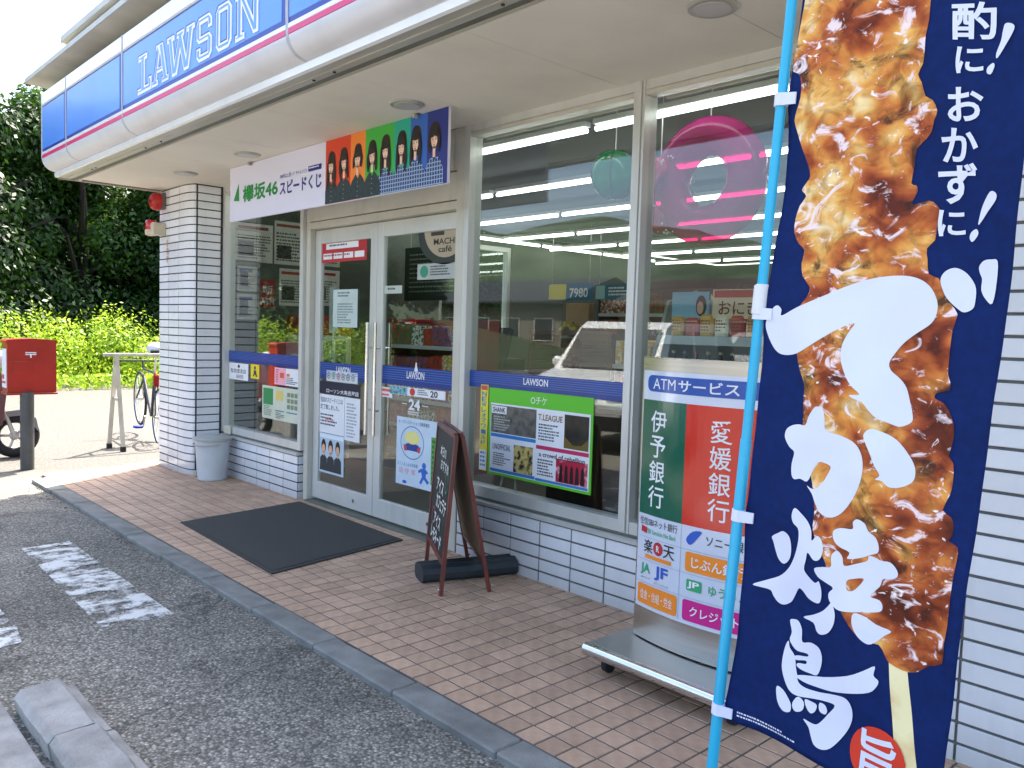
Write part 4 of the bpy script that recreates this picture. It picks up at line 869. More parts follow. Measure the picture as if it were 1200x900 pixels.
def bpts(k): return dedupe([(int(a.split(',')[0])/1000, int(a.split(',')[1])/1000) for a in BAN[k].split()], .006 if k in ('skewer', 'de') else .0015)
def dedupe(p, e=.006):
    o = []
    for q in p:
        if not o or math.hypot(q[0]-o[-1][0], q[1]-o[-1][1]) > e: o.append(q)
    if math.hypot(o[0][0]-o[-1][0], o[0][1]-o[-1][1]) < e: o.pop()
    return o
def clipu(p): return [(min(max(q[0], .0015), BW-.0015), min(q[1], BH-.002)) for q in p]
def chicken():
    m = bpy.data.materials.new('grilled_chicken_print'); m.use_nodes = True; n = m.node_tree.nodes; l = m.node_tree.links; b = n['Principled BSDF']; b.inputs['Roughness'].default_value = .6; b.inputs['Specular IOR Level'].default_value = .25
    tc = n.new('ShaderNodeTexCoord')
    def N(s, d, dist=0, r=.55, off=0):
        mp = n.new('ShaderNodeMapping'); mp.inputs['Location'].default_value = (off, off*.7, off*1.3); mp.inputs['Scale'].default_value = (1, 1, 1.25); mp.inputs['Rotation'].default_value = (0, .5, 0); l.new(tc.outputs['Object'], mp.inputs[0])
        z = n.new('ShaderNodeTexNoise'); z.inputs['Scale'].default_value = s; z.inputs['Detail'].default_value = d; z.inputs['Distortion'].default_value = dist; z.inputs['Roughness'].default_value = r; l.new(mp.outputs[0], z.inputs['Vector']); return z.outputs['Fac']
    def ramp(src, pts):
        r_ = n.new('ShaderNodeValToRGB'); e = r_.color_ramp.elements; e[0].position, e[0].color = pts[0][0], colr(pts[0][1]); e[1].position, e[1].color = pts[-1][0], colr(pts[-1][1])
        for p, c in pts[1:-1]: x = e.new(p); x.color = colr(c)
        l.new(src, r_.inputs[0]); return r_.outputs[0]
    def math_(op, a, b_, c=None):
        q = n.new('ShaderNodeMath'); q.operation = op
        for i, x in enumerate((a, b_, c)):
            if x is None: continue
            if isinstance(x, (int, float)): q.inputs[i].default_value = x
            else: l.new(x, q.inputs[i])
        return q.outputs[0]
    def mix(f, a, b_):
        q = n.new('ShaderNodeMix'); q.data_type = 'RGBA'
        l.new(f, q.inputs[0])
        for i, x in ((6, a), (7, b_)):
            if isinstance(x, str): q.inputs[i].default_value = hexc(x)
            else: l.new(x, q.inputs[i])
        return q.outputs[2]
    sx = n.new('ShaderNodeSeparateXYZ'); l.new(tc.outputs['Object'], sx.inputs[0])
    big = N(7, 2, .5); mid = N(15, 3, 1.2, .5, 3); fine = N(21, 3, 1.6, .45, 7)
    dn = n.new('ShaderNodeTexNoise'); dn.inputs['Scale'].default_value = 9; dn.inputs['Detail'].default_value = 2; l.new(tc.outputs['Object'], dn.inputs['Vector'])
    dv = n.new('ShaderNodeVectorMath'); dv.operation = 'MULTIPLY_ADD'; dv.inputs[1].default_value = (.09, .09, .09); l.new(dn.outputs['Color'], dv.inputs[0]); l.new(tc.outputs['Object'], dv.inputs[2])
    vo = n.new('ShaderNodeTexVoronoi'); vo.feature = 'SMOOTH_F1'; vo.inputs['Scale'].default_value = 13; vo.inputs['Smoothness'].default_value = .35; l.new(dv.outputs[0], vo.inputs['Vector'])
    gx = n.new('ShaderNodeMapRange'); gx.inputs[1].default_value = .06; gx.inputs[2].default_value = .52; gx.inputs[3].default_value = .15; gx.inputs[4].default_value = -.05; l.new(sx.outputs[0], gx.inputs[0])
    gz = n.new('ShaderNodeMapRange'); gz.inputs[1].default_value = .9; gz.inputs[2].default_value = 1.7; gz.inputs[3].default_value = -.02; gz.inputs[4].default_value = .05; l.new(sx.outputs[2], gz.inputs[0])
    base = math_('ADD', math_('ADD', math_('MULTIPLY', big, .6), math_('MULTIPLY', mid, .45)), math_('ADD', gx.outputs[0], gz.outputs[0]))
    base = math_('ADD', base, math_('MULTIPLY', math_('SUBTRACT', .38, vo.outputs['Distance']), .45))
    colz = ramp(base, [(.30, '#5c2412'), (.41, '#93411f'), (.50, '#b9642e'), (.59, '#d28a40'), (.68, '#e2ab58'), (.80, '#f0d49c')])
    ridge = ramp(fine, [(.36, (.55, .45, .4)), (.5, (.97, .95, .92)), (.64, (1.12, 1.1, 1.05))])
    q = n.new('ShaderNodeMix'); q.data_type = 'RGBA'; q.blend_type = 'MULTIPLY'; q.inputs[0].default_value = .7; l.new(colz, q.inputs[6]); l.new(ridge, q.inputs[7]); colz = q.outputs[2]
    ch = N(9, 5, 1.0, .6, 11); cf = n.new('ShaderNodeMapRange'); cf.inputs[1].default_value = .555; cf.inputs[2].default_value = .65; l.new(ch, cf.inputs[0])
    colz = mix(math_('MULTIPLY', cf.outputs[0], .85), colz, '#2c1a15')
    hl = N(17, 4, 1.6, .6, 17); hf = n.new('ShaderNodeMapRange'); hf.inputs[1].default_value = .57; hf.inputs[2].default_value = .65; l.new(hl, hf.inputs[0])
    colz = mix(math_('MULTIPLY', hf.outputs[0], .88), colz, '#f4e2e4')
    h2 = N(30, 3, 1.2, .5, 23); hf2 = n.new('ShaderNodeMapRange'); hf2.inputs[1].default_value = .66; hf2.inputs[2].default_value = .71; l.new(h2, hf2.inputs[0])
    colz = mix(math_('MULTIPLY', hf2.outputs[0], .9), colz, '#fff3f0')
    l.new(colz, b.inputs['Base Color']); return m
GB = .018
flat('stick_print', [poly(clipu(bpts('stick')))], mat('stick_print', '#efe3b0', .6, c2='#d9b878', scale=14, lo=.25, hi=.5), Fc, .0018, FLG, GB)
sk = clipu(bpts('skewer')); sk = [p for p in sk]
flat('skewer_print', [poly(catmull(sk, 2))], chicken(), Fc, .0026, FLG, GB)
WC = mat('white_cloth_print', (.70, .73, .90), .7, c2=(.67, .70, .87), scale=8)
gl = {}
for k in ('de', 'de2', 'de3', 'ka', 'ka2', 'ya1', 'ya2', 'ya3', 'ya5', 'ya6', 'to1', 'to2', 'to3', 'to4', 'to5', 'to6', 'to7'): gl.setdefault(k[:2], []).append(poly(catmull(clipu(bpts(k)), 3)))
gl['ya'].append(poly(catmull(clipu(bpts('ya4')), 3), [catmull(bpts('ya4h'), 3)]))
for k in gl: flat('large_character', gl[k], WC, Fc, .0036, FLG, GB)
for a_ in (('ex1', 'ex2'), ('ex3', 'ex4')): flat('small_character', [poly(catmull(bpts(k), 3)) for k in a_], WC, Fc, .0036, FLG, GB)
for k, q in BOX.items():
    if k == '旨': continue
    flat('small_character', [textq(k[0], [(q[i]/1000, q[i+1]/1000) for i in (0, 2, 4, 6)], .022)], WC, Fc, .0036, FLG, GB)
flat('red_seal', [ell(.335, .07, .053, .06, 28)], ink('#d5351b', .7), Fc, .0044, FLG, GB)
flat('seal_lettering', [text('旨', .302, .022, .37, .118, .02)], WC, Fc, .0052, FLG, GB)
flat('fine_print', lines(.03, .012, .19, .026, 2, 4, .45), WC, Fc, .002, FLG)
PC = mat('cyan_pole', '#2bb4dd', .3, c2='#27a9d2', scale=2)
pv = lambda v, u=-.012: tuple(BO+BU*u+BV*v)
s_ = MB(); s_.tube([pv(-.615), pv(.62)], .0122, 14); s_.build('lower_pole', PC, FLG, smooth=True)
s_ = MB(); s_.tube([pv(.6), pv(1.86)], .0106, 14); s_.build('upper_pole', PC, FLG, smooth=True)
for v in (.018, .455, .888, 1.322, 1.77):
    s_ = MB()
    for dv in (-.012, .012): pass
    c0 = Vector(pv(v)); ring = []
    s_.lathe([(.0132, -.0125), (.0145, -.0125), (.0145, .0125), (.0132, .0125)], (0, 0, 0), 16)
    s_.v = [tuple(c0+Vector((BU*p[0]))+Vector((0, p[1], 0))+BV*p[2]) for p in s_.v]
    k = len(s_.v); a = c0+BU*.005; b = Vector(cloth(.022, v)); 
    for dy in (-.0016, .0016):
        for p in (a-BV*.0125, b-BV*.0115, b+BV*.0115, a+BV*.0125): s_.v.append(tuple(p+Vector((0, dy-.006 if p.x > a.x+.002 else dy-.011, 0))))
    s_.f += [(k, k+1, k+2, k+3), (k+4, k+7, k+6, k+5), (k, k+4, k+5, k+1), (k+1, k+5, k+6, k+2), (k+2, k+6, k+7, k+3)]
    s_.build('loop', WC, FLG)
s_ = MB(); s_.lathe([(.0132, -.03), (.017, -.028), (.0165, .03), (.0115, .034)], (0, 0, 0), 16); c0 = Vector(pv(.915)); s_.v = [tuple(c0+BU*p[0]+Vector((0, p[1], 0))+BV*p[2]) for p in s_.v]; s_.build('joint_sleeve', mat('white_plastic', (.74, .76, .8), .4), FLG, smooth=True)
s_ = MB(); s_.tube([pv(1.80, -.03), pv(1.80, .46)], .006, 8); s_.build('cross_bar', PC, FLG, smooth=True)
bb = BO+BU*-.012+BV*-.615
s_ = MB(); s_.lathe([(.0, GZ), (.17, GZ+.001), (.175, GZ+.05), (.15, GZ+.075), (.03, GZ+.085), (.02, GZ+.14), (.0, GZ+.14)], (bb.x, bb.y, 0), 28); s_.build('water_base', mat('blue_tank', '#2d5fae', .5), FLG, smooth=True)

# ---------------------------------------------------------------- film band and stickers on the glass
BANDM = mat('blue_film', '#133f95', .3, c2='#0f3580', scale=2); BANDM.node_tree.nodes['Principled BSDF'].inputs['Alpha'].default_value = .86; BANDL = mat('light_blue_film', '#3f6fc4', .3)
def band(x0, x1, y, z0, z1, where, cap):
    o = card('window_band', 'blue striped film band across '+where, 'window film', x0, z0, x1, z1, y, BANDM, 'blue film bands', .0008)
    h = z1-z0; F_ = yplane(y-.0008)
    flat('stripe', [rect(x0, z0+h*(.30+.12*k), x1, z0+h*(.33+.12*k)) for k in range(6)], BANDL, F_, .0008, o)
    for c in cap: flat('lettering', [text('LAWSON', c, z0+h*.40, c+.2, z0+h*.80, .02)], WINK, F_, .0018, o)
    return o
GY = .0405
band(-7.383, -5.992, GY, 1.045, 1.145, 'the left window', [])
band(-3.913, -2.649, GY, 1.05, 1.15, 'the middle window', [-3.43])
band(-2.559, -1.459, GY, 1.06, 1.16, 'the right window', [-1.9])
band(-5.794, -5.09, .0805, .985, 1.115, 'the left door', [-5.55])
b_ = band(-4.927, -4.114, .0805, 1.0, 1.13, 'the right door', [-4.63])
flat('emblem', [poly([(-4.545, 1.105), (-4.5, 1.105), (-4.515, 1.15), (-4.515, 1.165), (-4.53, 1.165), (-4.53, 1.15)])], WINK, yplane(.0797), .0026, b_)

def sheet(name, label, cat, x0, z0, x1, z1, y, c='paper', group=None):
    return card(name, label, cat, x0, z0, x1, z1, y, PAPER if c == 'paper' else c, group)
YW, YD = GY, .0805
F_ = yplane(YW-.0015); FD_ = yplane(YD-.0015)
def fine(x0, z0, x1, z1, n, p, fr, m=INK, seed=1, off=.0008):
    o = flat('small_print', lines(x0, z0, x1, z1, n, seed), m, fr, off, p); o['kind'] = 'stuff'; return o
# left window
o = sheet('notice_card', 'white notice card with a black crest under the band of the left window', 'notice', -7.37, .885, -6.98, 1.035, YW)
flat('lettering', [text('防犯宣言店', -7.33, .945, -7.02, .985, .012), poly([(-7.19, .995), (-7.15, .995), (-7.145, 1.01), (-7.17, 1.028), (-7.195, 1.01)])], INK, F_, .0008, o); fine(-7.22, .895, -7.0, .93, 3, o, F_)
o = sheet('yellow_sticker', 'yellow sticker with a dark blue figure on the left window', 'sticker', -6.93, .915, -6.765, 1.04, YW, ink('#e8cf1c'))
flat('figure', [ell(-6.845, 1.01, .018, .016), poly([(-6.87, .99), (-6.82, .985), (-6.82, .965), (-6.8, .935), (-6.82, .93), (-6.845, .955), (-6.87, .93), (-6.885, .94), (-6.865, .965)])], ink('#16204e'), F_, .0008, o)
o = sheet('pink_flyer', 'white and pink flyer with an orange block on the left window', 'flyer', -6.48, .892, -6.055, 1.035, YW)
flat('pink_block', [rect(-6.478, .894, -6.28, 1.033)], ink('#f3a9b8'), F_, .0008, o); flat('orange_block', [rect(-6.38, .95, -6.31, .995)], ink('#de5a3c'), F_, .0016, o)
flat('dot', [ell(-6.24, .98, .03, .014)], ink('#e87a3a'), F_, .0012, o); fine(-6.27, .9, -6.08, .96, 4, o, F_); fine(-6.45, .9, -6.4, 1.02, 6, o, F_, ink('#c43a55'), 2, .0016)
o = sheet('recruit_board', 'pale notice board sheet in three columns, green at left, on the left window', 'notice', -6.70, .59, -6.05, .872, YW, mat('cream_paper', (.62, .66, .52), .6))
flat('green_block', [rect(-6.68, .71, -6.5, .85)], ink('#2c8a4c'), F_, .0008, o); flat('blue_strip', [rect(-6.46, .665, -6.3, .675), rect(-6.26, .665, -6.08, .675)], ink('#4a7fa0'), F_, .0008, o)
flat('picture', [rect(-6.25+.062*i, .70+.05*j, -6.2+.062*i, .735+.05*j) for i in range(3) for j in range(3)], ink('#7b8a70'), F_, .0012, o)
flat('yellow_block', [rect(-6.45, .76, -6.32, .84)], ink('#d9c46a'), F_, .0008, o); fine(-6.67, .61, -6.5, .70, 6, o, F_, ink('#4c6a58')); fine(-6.45, .60, -6.3, .655, 4, o, F_)
o = sheet('sale_strip', 'narrow white strip with red print at the right edge of the left window', 'flyer', -6.045, .615, -5.995, .96, YW)
flat('red_print', [rect(-6.035, .73, -6.01, .80), rect(-6.03, .84, -6.005, .86)], ink('#cf3a4a'), F_, .0008, o); flat('yellow_print', [ell(-6.02, .93, .018, .012)], ink('#d6c622'), F_, .0008, o)
# left door
o = sheet('point_sign', 'red and white sign at the top of the left door', 'sign', -5.79, 1.885, -5.16, 2.033, YD, ink('#b4232c'))
flat('white_box', [rect(-5.73, 1.985, -5.27, 2.03)]+[rect(-5.77+.15*i, 1.91, -5.64+.15*i, 1.955) for i in range(4)], WINK, FD_, .0008, o); fine(-5.68, 1.995, -5.32, 2.02, 1, o, FD_, INK, 3, .0014); fine(-5.76, 1.92, -5.2, 1.945, 1, o, FD_, ink('#8c1f2a'), 4, .0014)
o = sheet('info_sheet', 'pale green tinted notice sheet hanging in the left door', 'notice', -5.615, 1.39, -5.27, 1.675, YD, mat('pale_sheet', (.52, .62, .58), .6)); fine(-5.55, 1.61, -5.3, 1.655, 2, o, FD_, ink('#2b5a66')); fine(-5.55, 1.41, -5.32, 1.57, 8, o, FD_, ink('#6b7f7c'), 6)
o = sheet('pictogram_strip', 'strip of six round pictograms on the left door', 'sticker', -5.695, .97, -5.25, 1.052, YD, mat('grey_sticker', (.62, .66, .66), .5))
for i in range(6): flat('pictogram', [poly([(-5.66+.07*i+.026*math.cos(a), 1.013+.026*math.sin(a)) for a in [R(30*q) for q in range(12)]], [[(-5.66+.07*i+.019*math.cos(a), 1.013+.019*math.sin(a)) for a in [R(30*q) for q in range(12)]]]), rect(-5.67+.07*i, 1.005, -5.65+.07*i, 1.02)], ink(('#5a5a5a', '#2f8a6a', '#a0405a', '#6a6a4a', '#555577', '#777777')[i]), FD_, .0008, o)
o = sheet('store_name_plate', 'navy strip lettered with the shop branch name on the left door', 'sticker', -5.794, .868, -5.215, .965, YD, ink('#0d1330'))
flat('lettering', [text('ローソン大島吉海店', -5.69, .877, -5.23, .912, .014)], WINK, FD_, .0008, o)
o = sheet('announcement_sheet', 'white announcement sheet with bold black writing on the left door', 'notice', -5.79, .56, -5.425, .862, YD)
flat('lettering', [text('当店のスピードくじは', -5.775, .80, -5.45, .84, .012), text('終了致しました。', -5.775, .745, -5.5, .785, .012)], INK, FD_, .0008, o); fine(-5.775, .61, -5.5, .71, 4, o, FD_); flat('red_line', lines(-5.7, .655, -5.53, .675, 1, 8), ink('#d43a48'), FD_, .0014, o)
o = sheet('price_list', 'narrow white list of faint columns beside the announcement sheet', 'notice', -5.42, .535, -5.21, .862, YD); fine(-5.39, .55, -5.23, .82, 11, o, FD_, ink('#9a9fa8'))
o = sheet('group_photo_poster', 'poster of three dark haired figures in dark jackets low on the left door', 'poster', -5.785, .245, -5.425, .556, YD, ink('#b9c9d6'))
for i, x in enumerate((-5.72, -5.615, -5.51)):
    pf = flat('figure', [poly([(x-.055, .262), (x-.05, .36), (x-.02, .385), (x+.02, .385), (x+.05, .36), (x+.055, .262)])], ink('#2a3338'), FD_, .001, o)
    flat('hair', [ell(x, .455, .034, .055)], ink('#1b1512'), FD_, .0016, pf); flat('face', [ell(x, .435, .025, .035), rect(x-.01, .38, x+.01, .41)], ink('#e0b08c'), FD_, .0022, pf)
flat('sky_strip', [rect(-5.78, .52, -5.43, .552)], ink('#dfe9f2'), FD_, .001, o)
# right door
o = thing('cafe_sign', 'round cream cafe sign with dark border at the top of the right door', 'sign', (-4.3, YD, 1.84))
s_ = solid(ell(-4.24, 2.02, .29, .205, 40), YD-.0015, YD); s_.v = [(min(p[0], -4.116), p[1], min(p[2], 2.034)) for p in s_.v]; s_.build('disc', ink('#26312c'), o)
s_ = solid(ell(-4.235, 2.05, .23, .19, 40), YD-.003, YD-.0018); s_.v = [(min(p[0], -4.117), p[1], min(p[2], 2.033)) for p in s_.v]; s_.build('face', ink('#a99c82'), o)
flat('lettering', [text('MACHI', -4.36, 1.945, -4.125, 1.985, .02), text('café', -4.31, 1.895, -4.17, 1.935, .02), rect(-4.39, 2.005, -4.25, 2.03)], ink('#3a3128'), yplane(YD-.003), .0008, o)
o = sheet('eco_label', 'grey label with a round green seal under the cafe sign', 'label', -4.535, 1.722, -4.118, 1.826, YD, mat('label_grey', (.42, .46, .43), .5))
flat('seal', [ell(-4.46, 1.775, .045, .04)], ink('#2f8a6a'), FD_, .0008, o); fine(-4.39, 1.74, -4.14, 1.81, 4, o, FD_)
o = sheet('pale_label', 'small pale label at the left edge of the right door', 'label', -4.922, 1.635, -4.71, 1.69, YD, mat('label_pale', (.5, .56, .5), .5)); fine(-4.88, 1.65, -4.75, 1.675, 1, o, FD_)
o = sheet('coupon_strip', 'coupon strip with blue pictures and the number 20 below the band', 'sticker', -4.83, .935, -4.2, .992, YD)
flat('blue_picture', [rect(-4.825, .937, -4.62, .99)], mat('photo_print', '#2c6a7a', .5, c2='#8fc3c9', scale=40), FD_, .0008, o); flat('red_dot', [ell(-4.56, .964, .03, .026)], ink('#c8352e'), FD_, .0014, o); flat('number', [text('20', -4.36, .942, -4.28, .986, .03)], INK, FD_, .0008, o); fine(-4.5, .943, -4.38, .985, 3, o, FD_)
o = sheet('red_white_label', 'small white label with two red lines at the left edge of the right door', 'label', -4.945, .905, -4.8, .975, YD); flat('red_line', [rect(-4.93, .945, -4.82, .965), rect(-4.93, .915, -4.84, .93)], ink('#dd6a5c'), FD_, .0008, o)
o = flat('hours_lettering', [text('24', -4.6, .84, -4.47, .915, .03), rect(-4.68, .875, -4.62, .88), rect(-4.45, .875, -4.38, .88), *lines(-4.61, .80, -4.46, .83, 2, 6)], WINK, FD_, .0, None); tag(o, 'white number 24 lettered on the glass of the right door', 'lettering')
o = sheet('safety_poster', 'pale blue poster with an oval mascot emblem and running figure on the right door', 'poster', -4.735, .315, -4.245, .785, YD, mat('pale_blue_paper', (.58, .69, .80), .6))
flat('title', [text('セーフティステーション活動実施店', -4.715, .738, -4.36, .765, .004)], ink('#24406a'), FD_, .0008, o)
flat('oval', [poly([(-4.55+.135*math.cos(a), .615+.115*math.sin(a)) for a in [R(12*q) for q in range(30)]], [[(-4.55+.128*math.cos(a), .615+.108*math.sin(a)) for a in [R(12*q) for q in range(30)]]])], ink('#3f78b0'), FD_, .0008, o)
flat('emblem', [poly([(-4.62, .56), (-4.48, .56), (-4.47, .60), (-4.52, .615), (-4.58, .615), (-4.63, .60)])], ink('#22408f'), FD_, .0008, o); flat('yellow_block', [ell(-4.55, .65, .085, .045)], ink('#e5dc8a'), FD_, .0012, o); flat('red_block', [poly([(-4.64, .555), (-4.61, .555), (-4.61, .585), (-4.65, .6)]), poly([(-4.49, .555), (-4.46, .555), (-4.45, .6), (-4.49, .585)])], ink('#c4454a'), FD_, .0012, o)
flat('running_figure', [ell(-4.41, .475, .022, .022), poly([(-4.44, .455), (-4.39, .455), (-4.36, .43), (-4.385, .425), (-4.39, .40), (-4.35, .37), (-4.37, .355), (-4.41, .385), (-4.44, .345), (-4.46, .355), (-4.43, .40), (-4.44, .43), (-4.47, .42), (-4.475, .435)])], ink('#2f66c0'), FD_, .0008, o)
flat('lettering', [text('エフノスくんのお約束', -4.715, .448, -4.48, .475, .006)], ink('#3a6aa8'), FD_, .0008, o)
flat('red_print', [text('店', -4.70, .395, -4.65, .435), text('守', -4.63, .395, -4.58, .435), text('客', -4.555, .395, -4.505, .435)], ink('#d07a86'), FD_, .0008, o); flat('logo', [ell(-4.63, .337, .025, .012)], ink('#2f66c0'), FD_, .0008, o)
flat('green_strip', [rect(-4.335, .36, -4.247, .68)], ink('#4f9a3e'), FD_, .0012, o); fine(-4.325, .38, -4.26, .66, 8, o, FD_, ink('#2c6a2c'), 2, .0018)

# large ticket poster in the middle window, standing on struts just behind the glass
YP = .0402
o = thing('ticket_poster', 'green framed ticket poster of four panels in the middle window', 'poster', (-3.3, YP, .535))
s_ = MB(); s_.box(-3.72, -2.885, YP-.004, YP, .535, 1.055); s_.build('green_board', ink('#5fbf2a'), o)
FP_ = yplane(YP-.004)
flat('white_sheet', [rect(-3.70, .55, -2.90, .965)], PAPER, FP_, .0008, o)
flat('dark_picture', [rect(-3.695, .79, -3.31, .955)], mat('dark_photo', '#2a2826', .5, c2='#6b675f', scale=22, lo=.42, hi=.8), FP_, .0016, o)
flat('black_picture', [rect(-3.09, .765, -2.91, .95)], mat('dark_photo_b', '#16130f', .5, c2='#3a3020', scale=9), FP_, .0016, o); flat('gold_corner', [poly([(-3.09, .765), (-2.91, .765), (-2.91, .83), (-2.96, .79), (-3.02, .785), (-3.09, .83)])], ink('#6d5a1e'), FP_, .0024, o)
flat('group_picture', [rect(-3.49, .575, -3.33, .735)], mat('crowd_photo', '#22222c', .5, c2='#c8b46a', scale=30, lo=.45, hi=.62), FP_, .0016, o)
flat('red_picture', [rect(-3.145, .57, -2.91, .70)], mat('red_photo', '#b01d3c', .5, c2='#f0c3cc', scale=14, lo=.3, hi=.45), FP_, .0016, o)
for k in range(5): flat('figure', [poly([(-3.12+.04*k, .575), (-3.09+.04*k, .575), (-3.095+.04*k, .66), (-3.105+.04*k, .675), (-3.115+.04*k, .66)])], ink('#1a1216'), FP_, .0024, o)
flat('blue_strip', [rect(-3.695, .765, -3.31, .785), rect(-3.695, .555, -3.31, .573), rect(-3.305, .553, -2.905, .568)], ink('#2f7fc0'), FP_, .0016, o); flat('crimson_strip', [rect(-3.305, .735, -2.905, .757)], ink('#c22a5c'), FP_, .0016, o)
flat('white_box', [rect(-3.69, .905, -3.56, .95)], WINK, FP_, .0022, o)
flat('title', [text('SHANK', -3.68, .912, -3.57, .943, .02), text('UNOFFICIAL', -3.675, .69, -3.515, .725, .0), text('a crowd of rebellion', -3.28, .695, -2.93, .722, .012)], ink('#3a1830'), FP_, .003, o); flat('gold_title', [text('T.LEAGUE', -3.295, .90, -3.105, .935, .02)], ink('#8f6a3c'), FP_, .0022, o)
flat('logo', [text('Oチケ', -3.36, .985, -3.23, 1.03, .004)], WINK, FP_, .0012, o)
fine(-3.67, .80, -3.53, .89, 6, o, FP_, ink('#b9b4aa'), 3, .0024); fine(-3.67, .59, -3.52, .67, 6, o, FP_, INK, 4, .0016); fine(-3.29, .78, -3.12, .88, 6, o, FP_, INK, 5, .0016); fine(-3.29, .58, -3.16, .68, 6, o, FP_, INK, 6, .0016)
for x, dx in ((-3.6, .05), (-3.52, 0)):
    s_ = MB(); s_.tube([(x, .07, .60), (x-dx, .085, .458)], .007, 8); s_.build('strut', ALUW, o)
o = thing('yellow_side_poster', 'narrow yellow poster with vertical blue writing left of the ticket poster', 'poster', (-3.765, YP, .545))
s_ = MB(); s_.box(-3.80, -3.732, YP-.003, YP, .545, 1.068); s_.build('sheet', ink('#e8d83a'), o); FQ = yplane(YP-.003)
flat('white_foot', [rect(-3.798, .55, -3.734, .67)], WINK, FQ, .0008, o); flat('lettering', vtext('NEWレオマワールド', -3.787, .70, -3.745, 1.03, .012), ink('#2f6fb0'), FQ, .0016, o); flat('red_head', [rect(-3.795, 1.035, -3.737, 1.063)], ink('#c0504a'), FQ, .0008, o); fine(-3.79, .56, -3.742, .66, 4, o, FQ, ink('#3f7fb0'), 2, .0016)
# roller blinds behind the tops of the panes
for x0, x1, w in ((-3.9, -2.66, 'middle'), (-2.55, -1.47, 'right')):
    o = MB().tube([(x0, .12, 2.592), (x1, .12, 2.592)], .028, 14).build('roller_blind', mat('blind_cloth', (.58, .53, .42), .8)); origin_to(o, (x0, .12, 2.564)); tag(o, 'rolled cream blind at the top of the '+w+' window', 'blind')

# ---------------------------------------------------------------- inside the shop
TUBE = mat('tube_light', (1, 1, .98), .5, c2=(1, 1, .98), emit=2.3)
FIXT = mat('fixture_white', (.6, .6, .6), .5)
ORD = ('first', 'second', 'third', 'fourth', 'fifth', 'sixth', 'seventh', 'eighth', 'ninth', 'tenth', 'eleventh', 'twelfth', 'thirteenth', 'fourteenth', 'fifteenth', 'sixteenth', 'seventeenth', 'eighteenth', 'nineteenth', 'twentieth')
def tube_light(x, y, along, lbl):
    t = thing('tube_lamp', lbl, 'lamp', (x, y, 2.53), 0 if along == 'x' else R(90), 'fluorescent tubes under the shop ceiling')
    return t
s_ = MB(); s_.box(-.58, .58, -.03, .03, .02, .05, .004); fx_me = s_.mesh('fixture'); s_ = MB(); s_.tube([(-.575, 0, 0), (.575, 0, 0)], .0145, 8); tb_me = s_.mesh('tube', smooth=True)
rowsy = [.235, 1.38, 2.53, 3.7, 4.85, 6.0, 7.2]
spots = [(-7.42+1.22*k+(.34 if j % 2 else 0), y, 'x') for j, y in enumerate(rowsy) for k in range(6)]+[(-7.75, 2.6+1.22*k, 'y') for k in range(4)]
tc_ = {}
for x, y, al in spots:
    ky = y if al == 'x' else 'side'; tc_[ky] = tc_.get(ky, 0)+1
    lbl = 'fluorescent tube, '+ORD[tc_[ky]-1]+(' from the left in ceiling row '+ORD[rowsy.index(y)]+' from the front glass' if al == 'x' else ' from the front in the row along the left wall')
    t = tube_light(x, y, al, lbl); link('fixture', fx_me, FIXT, t); link('tube', tb_me, TUBE, t)
    s_ = None
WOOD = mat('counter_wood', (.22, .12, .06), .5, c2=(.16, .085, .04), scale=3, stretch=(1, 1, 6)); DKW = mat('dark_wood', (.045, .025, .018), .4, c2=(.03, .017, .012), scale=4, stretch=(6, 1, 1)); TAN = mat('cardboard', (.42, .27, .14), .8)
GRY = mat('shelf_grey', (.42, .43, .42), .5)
# dark shelf backs standing at the front glass
o = thing('magazine_rack', 'dark brown magazine rack back behind the middle window', 'rack', (-3.05, .32, .012))
s_ = MB(); s_.box(-3.42, -2.68, .24, .27, .012, .98, .004); s_.build('back_panel', DKW, o); s_ = MB()
for z in (.3, .55, .8): s_.box(-3.42, -2.68, .27, .5, z, z+.015)
s_.build('shelf', DKW, o); s_ = MB(); s_.box(-3.43, -2.67, .235, .5, .98, 1.0, .004); s_.build('top', GRY, o)
# drinks and snack gondola in the right window
gd = thing('snack_gondola', 'grey shop gondola stocked with snacks and bottles inside the right window', 'shelf', (-2.1, .75, .012))
s_ = MB(); s_.box(-2.95, -1.3, 1.0, 1.04, .012, 1.62); s_.build('back_panel', GRY, gd)
for z, d in ((.35, .5), (.75, .45), (1.11, .38), (1.36, .34)):
    s_ = MB(); s_.box(-2.95, -1.3, 1.0-d, 1.0, z, z+.03); sh = s_.build('shelf', GRY, gd)
    s_ = MB(); s_.box(-2.95, -1.3, .992-d, .999-d, z-.01, z+.04); s_.build('price_rail', mat('rail_pale', (.55, .57, .56), .4), sh)
for x in (-2.97, -1.3):
    s_ = MB(); s_.prism([(.45, .012), (1.04, .012), (1.04, 1.68), (.75, 1.6), (.6, 1.2)], x, x+.02, 'x'); s_.build('end_panel', mat('end_panel', (.3, .34, .31), .5), gd)
gcol = ['#e3c26a', '#d9d3a0', '#c94b3a', '#efe6c8', '#b98a3a', '#d8a94a']
s_ = MB(); s_.box(-.042, .042, -.03, .03, 0, .125, .01); bag_me = {c: None for c in gcol}
for i in range(16):
    for r_ in (0,):
        c = rnd.choice(gcol); m_ = MB(); m_.box(-.042, .042, -.03, .03, 0, .12+rnd.uniform(-.01, .015), .012)
        o = m_.build('snack_packet', ink(c, .35)); o.location = (-2.85+.098*i, .72, 1.391); tag(o, 'snack packet, '+ORD[i]+' from the left on the top shelf of the gondola', 'packet', 'snack packets on the gondola')
        flat('print', lines(-.03, .03, .03, .1, 4, i), ink('#8a3a2a'), lambda u, v, off: (u, -.031-off, v), .0005, o)
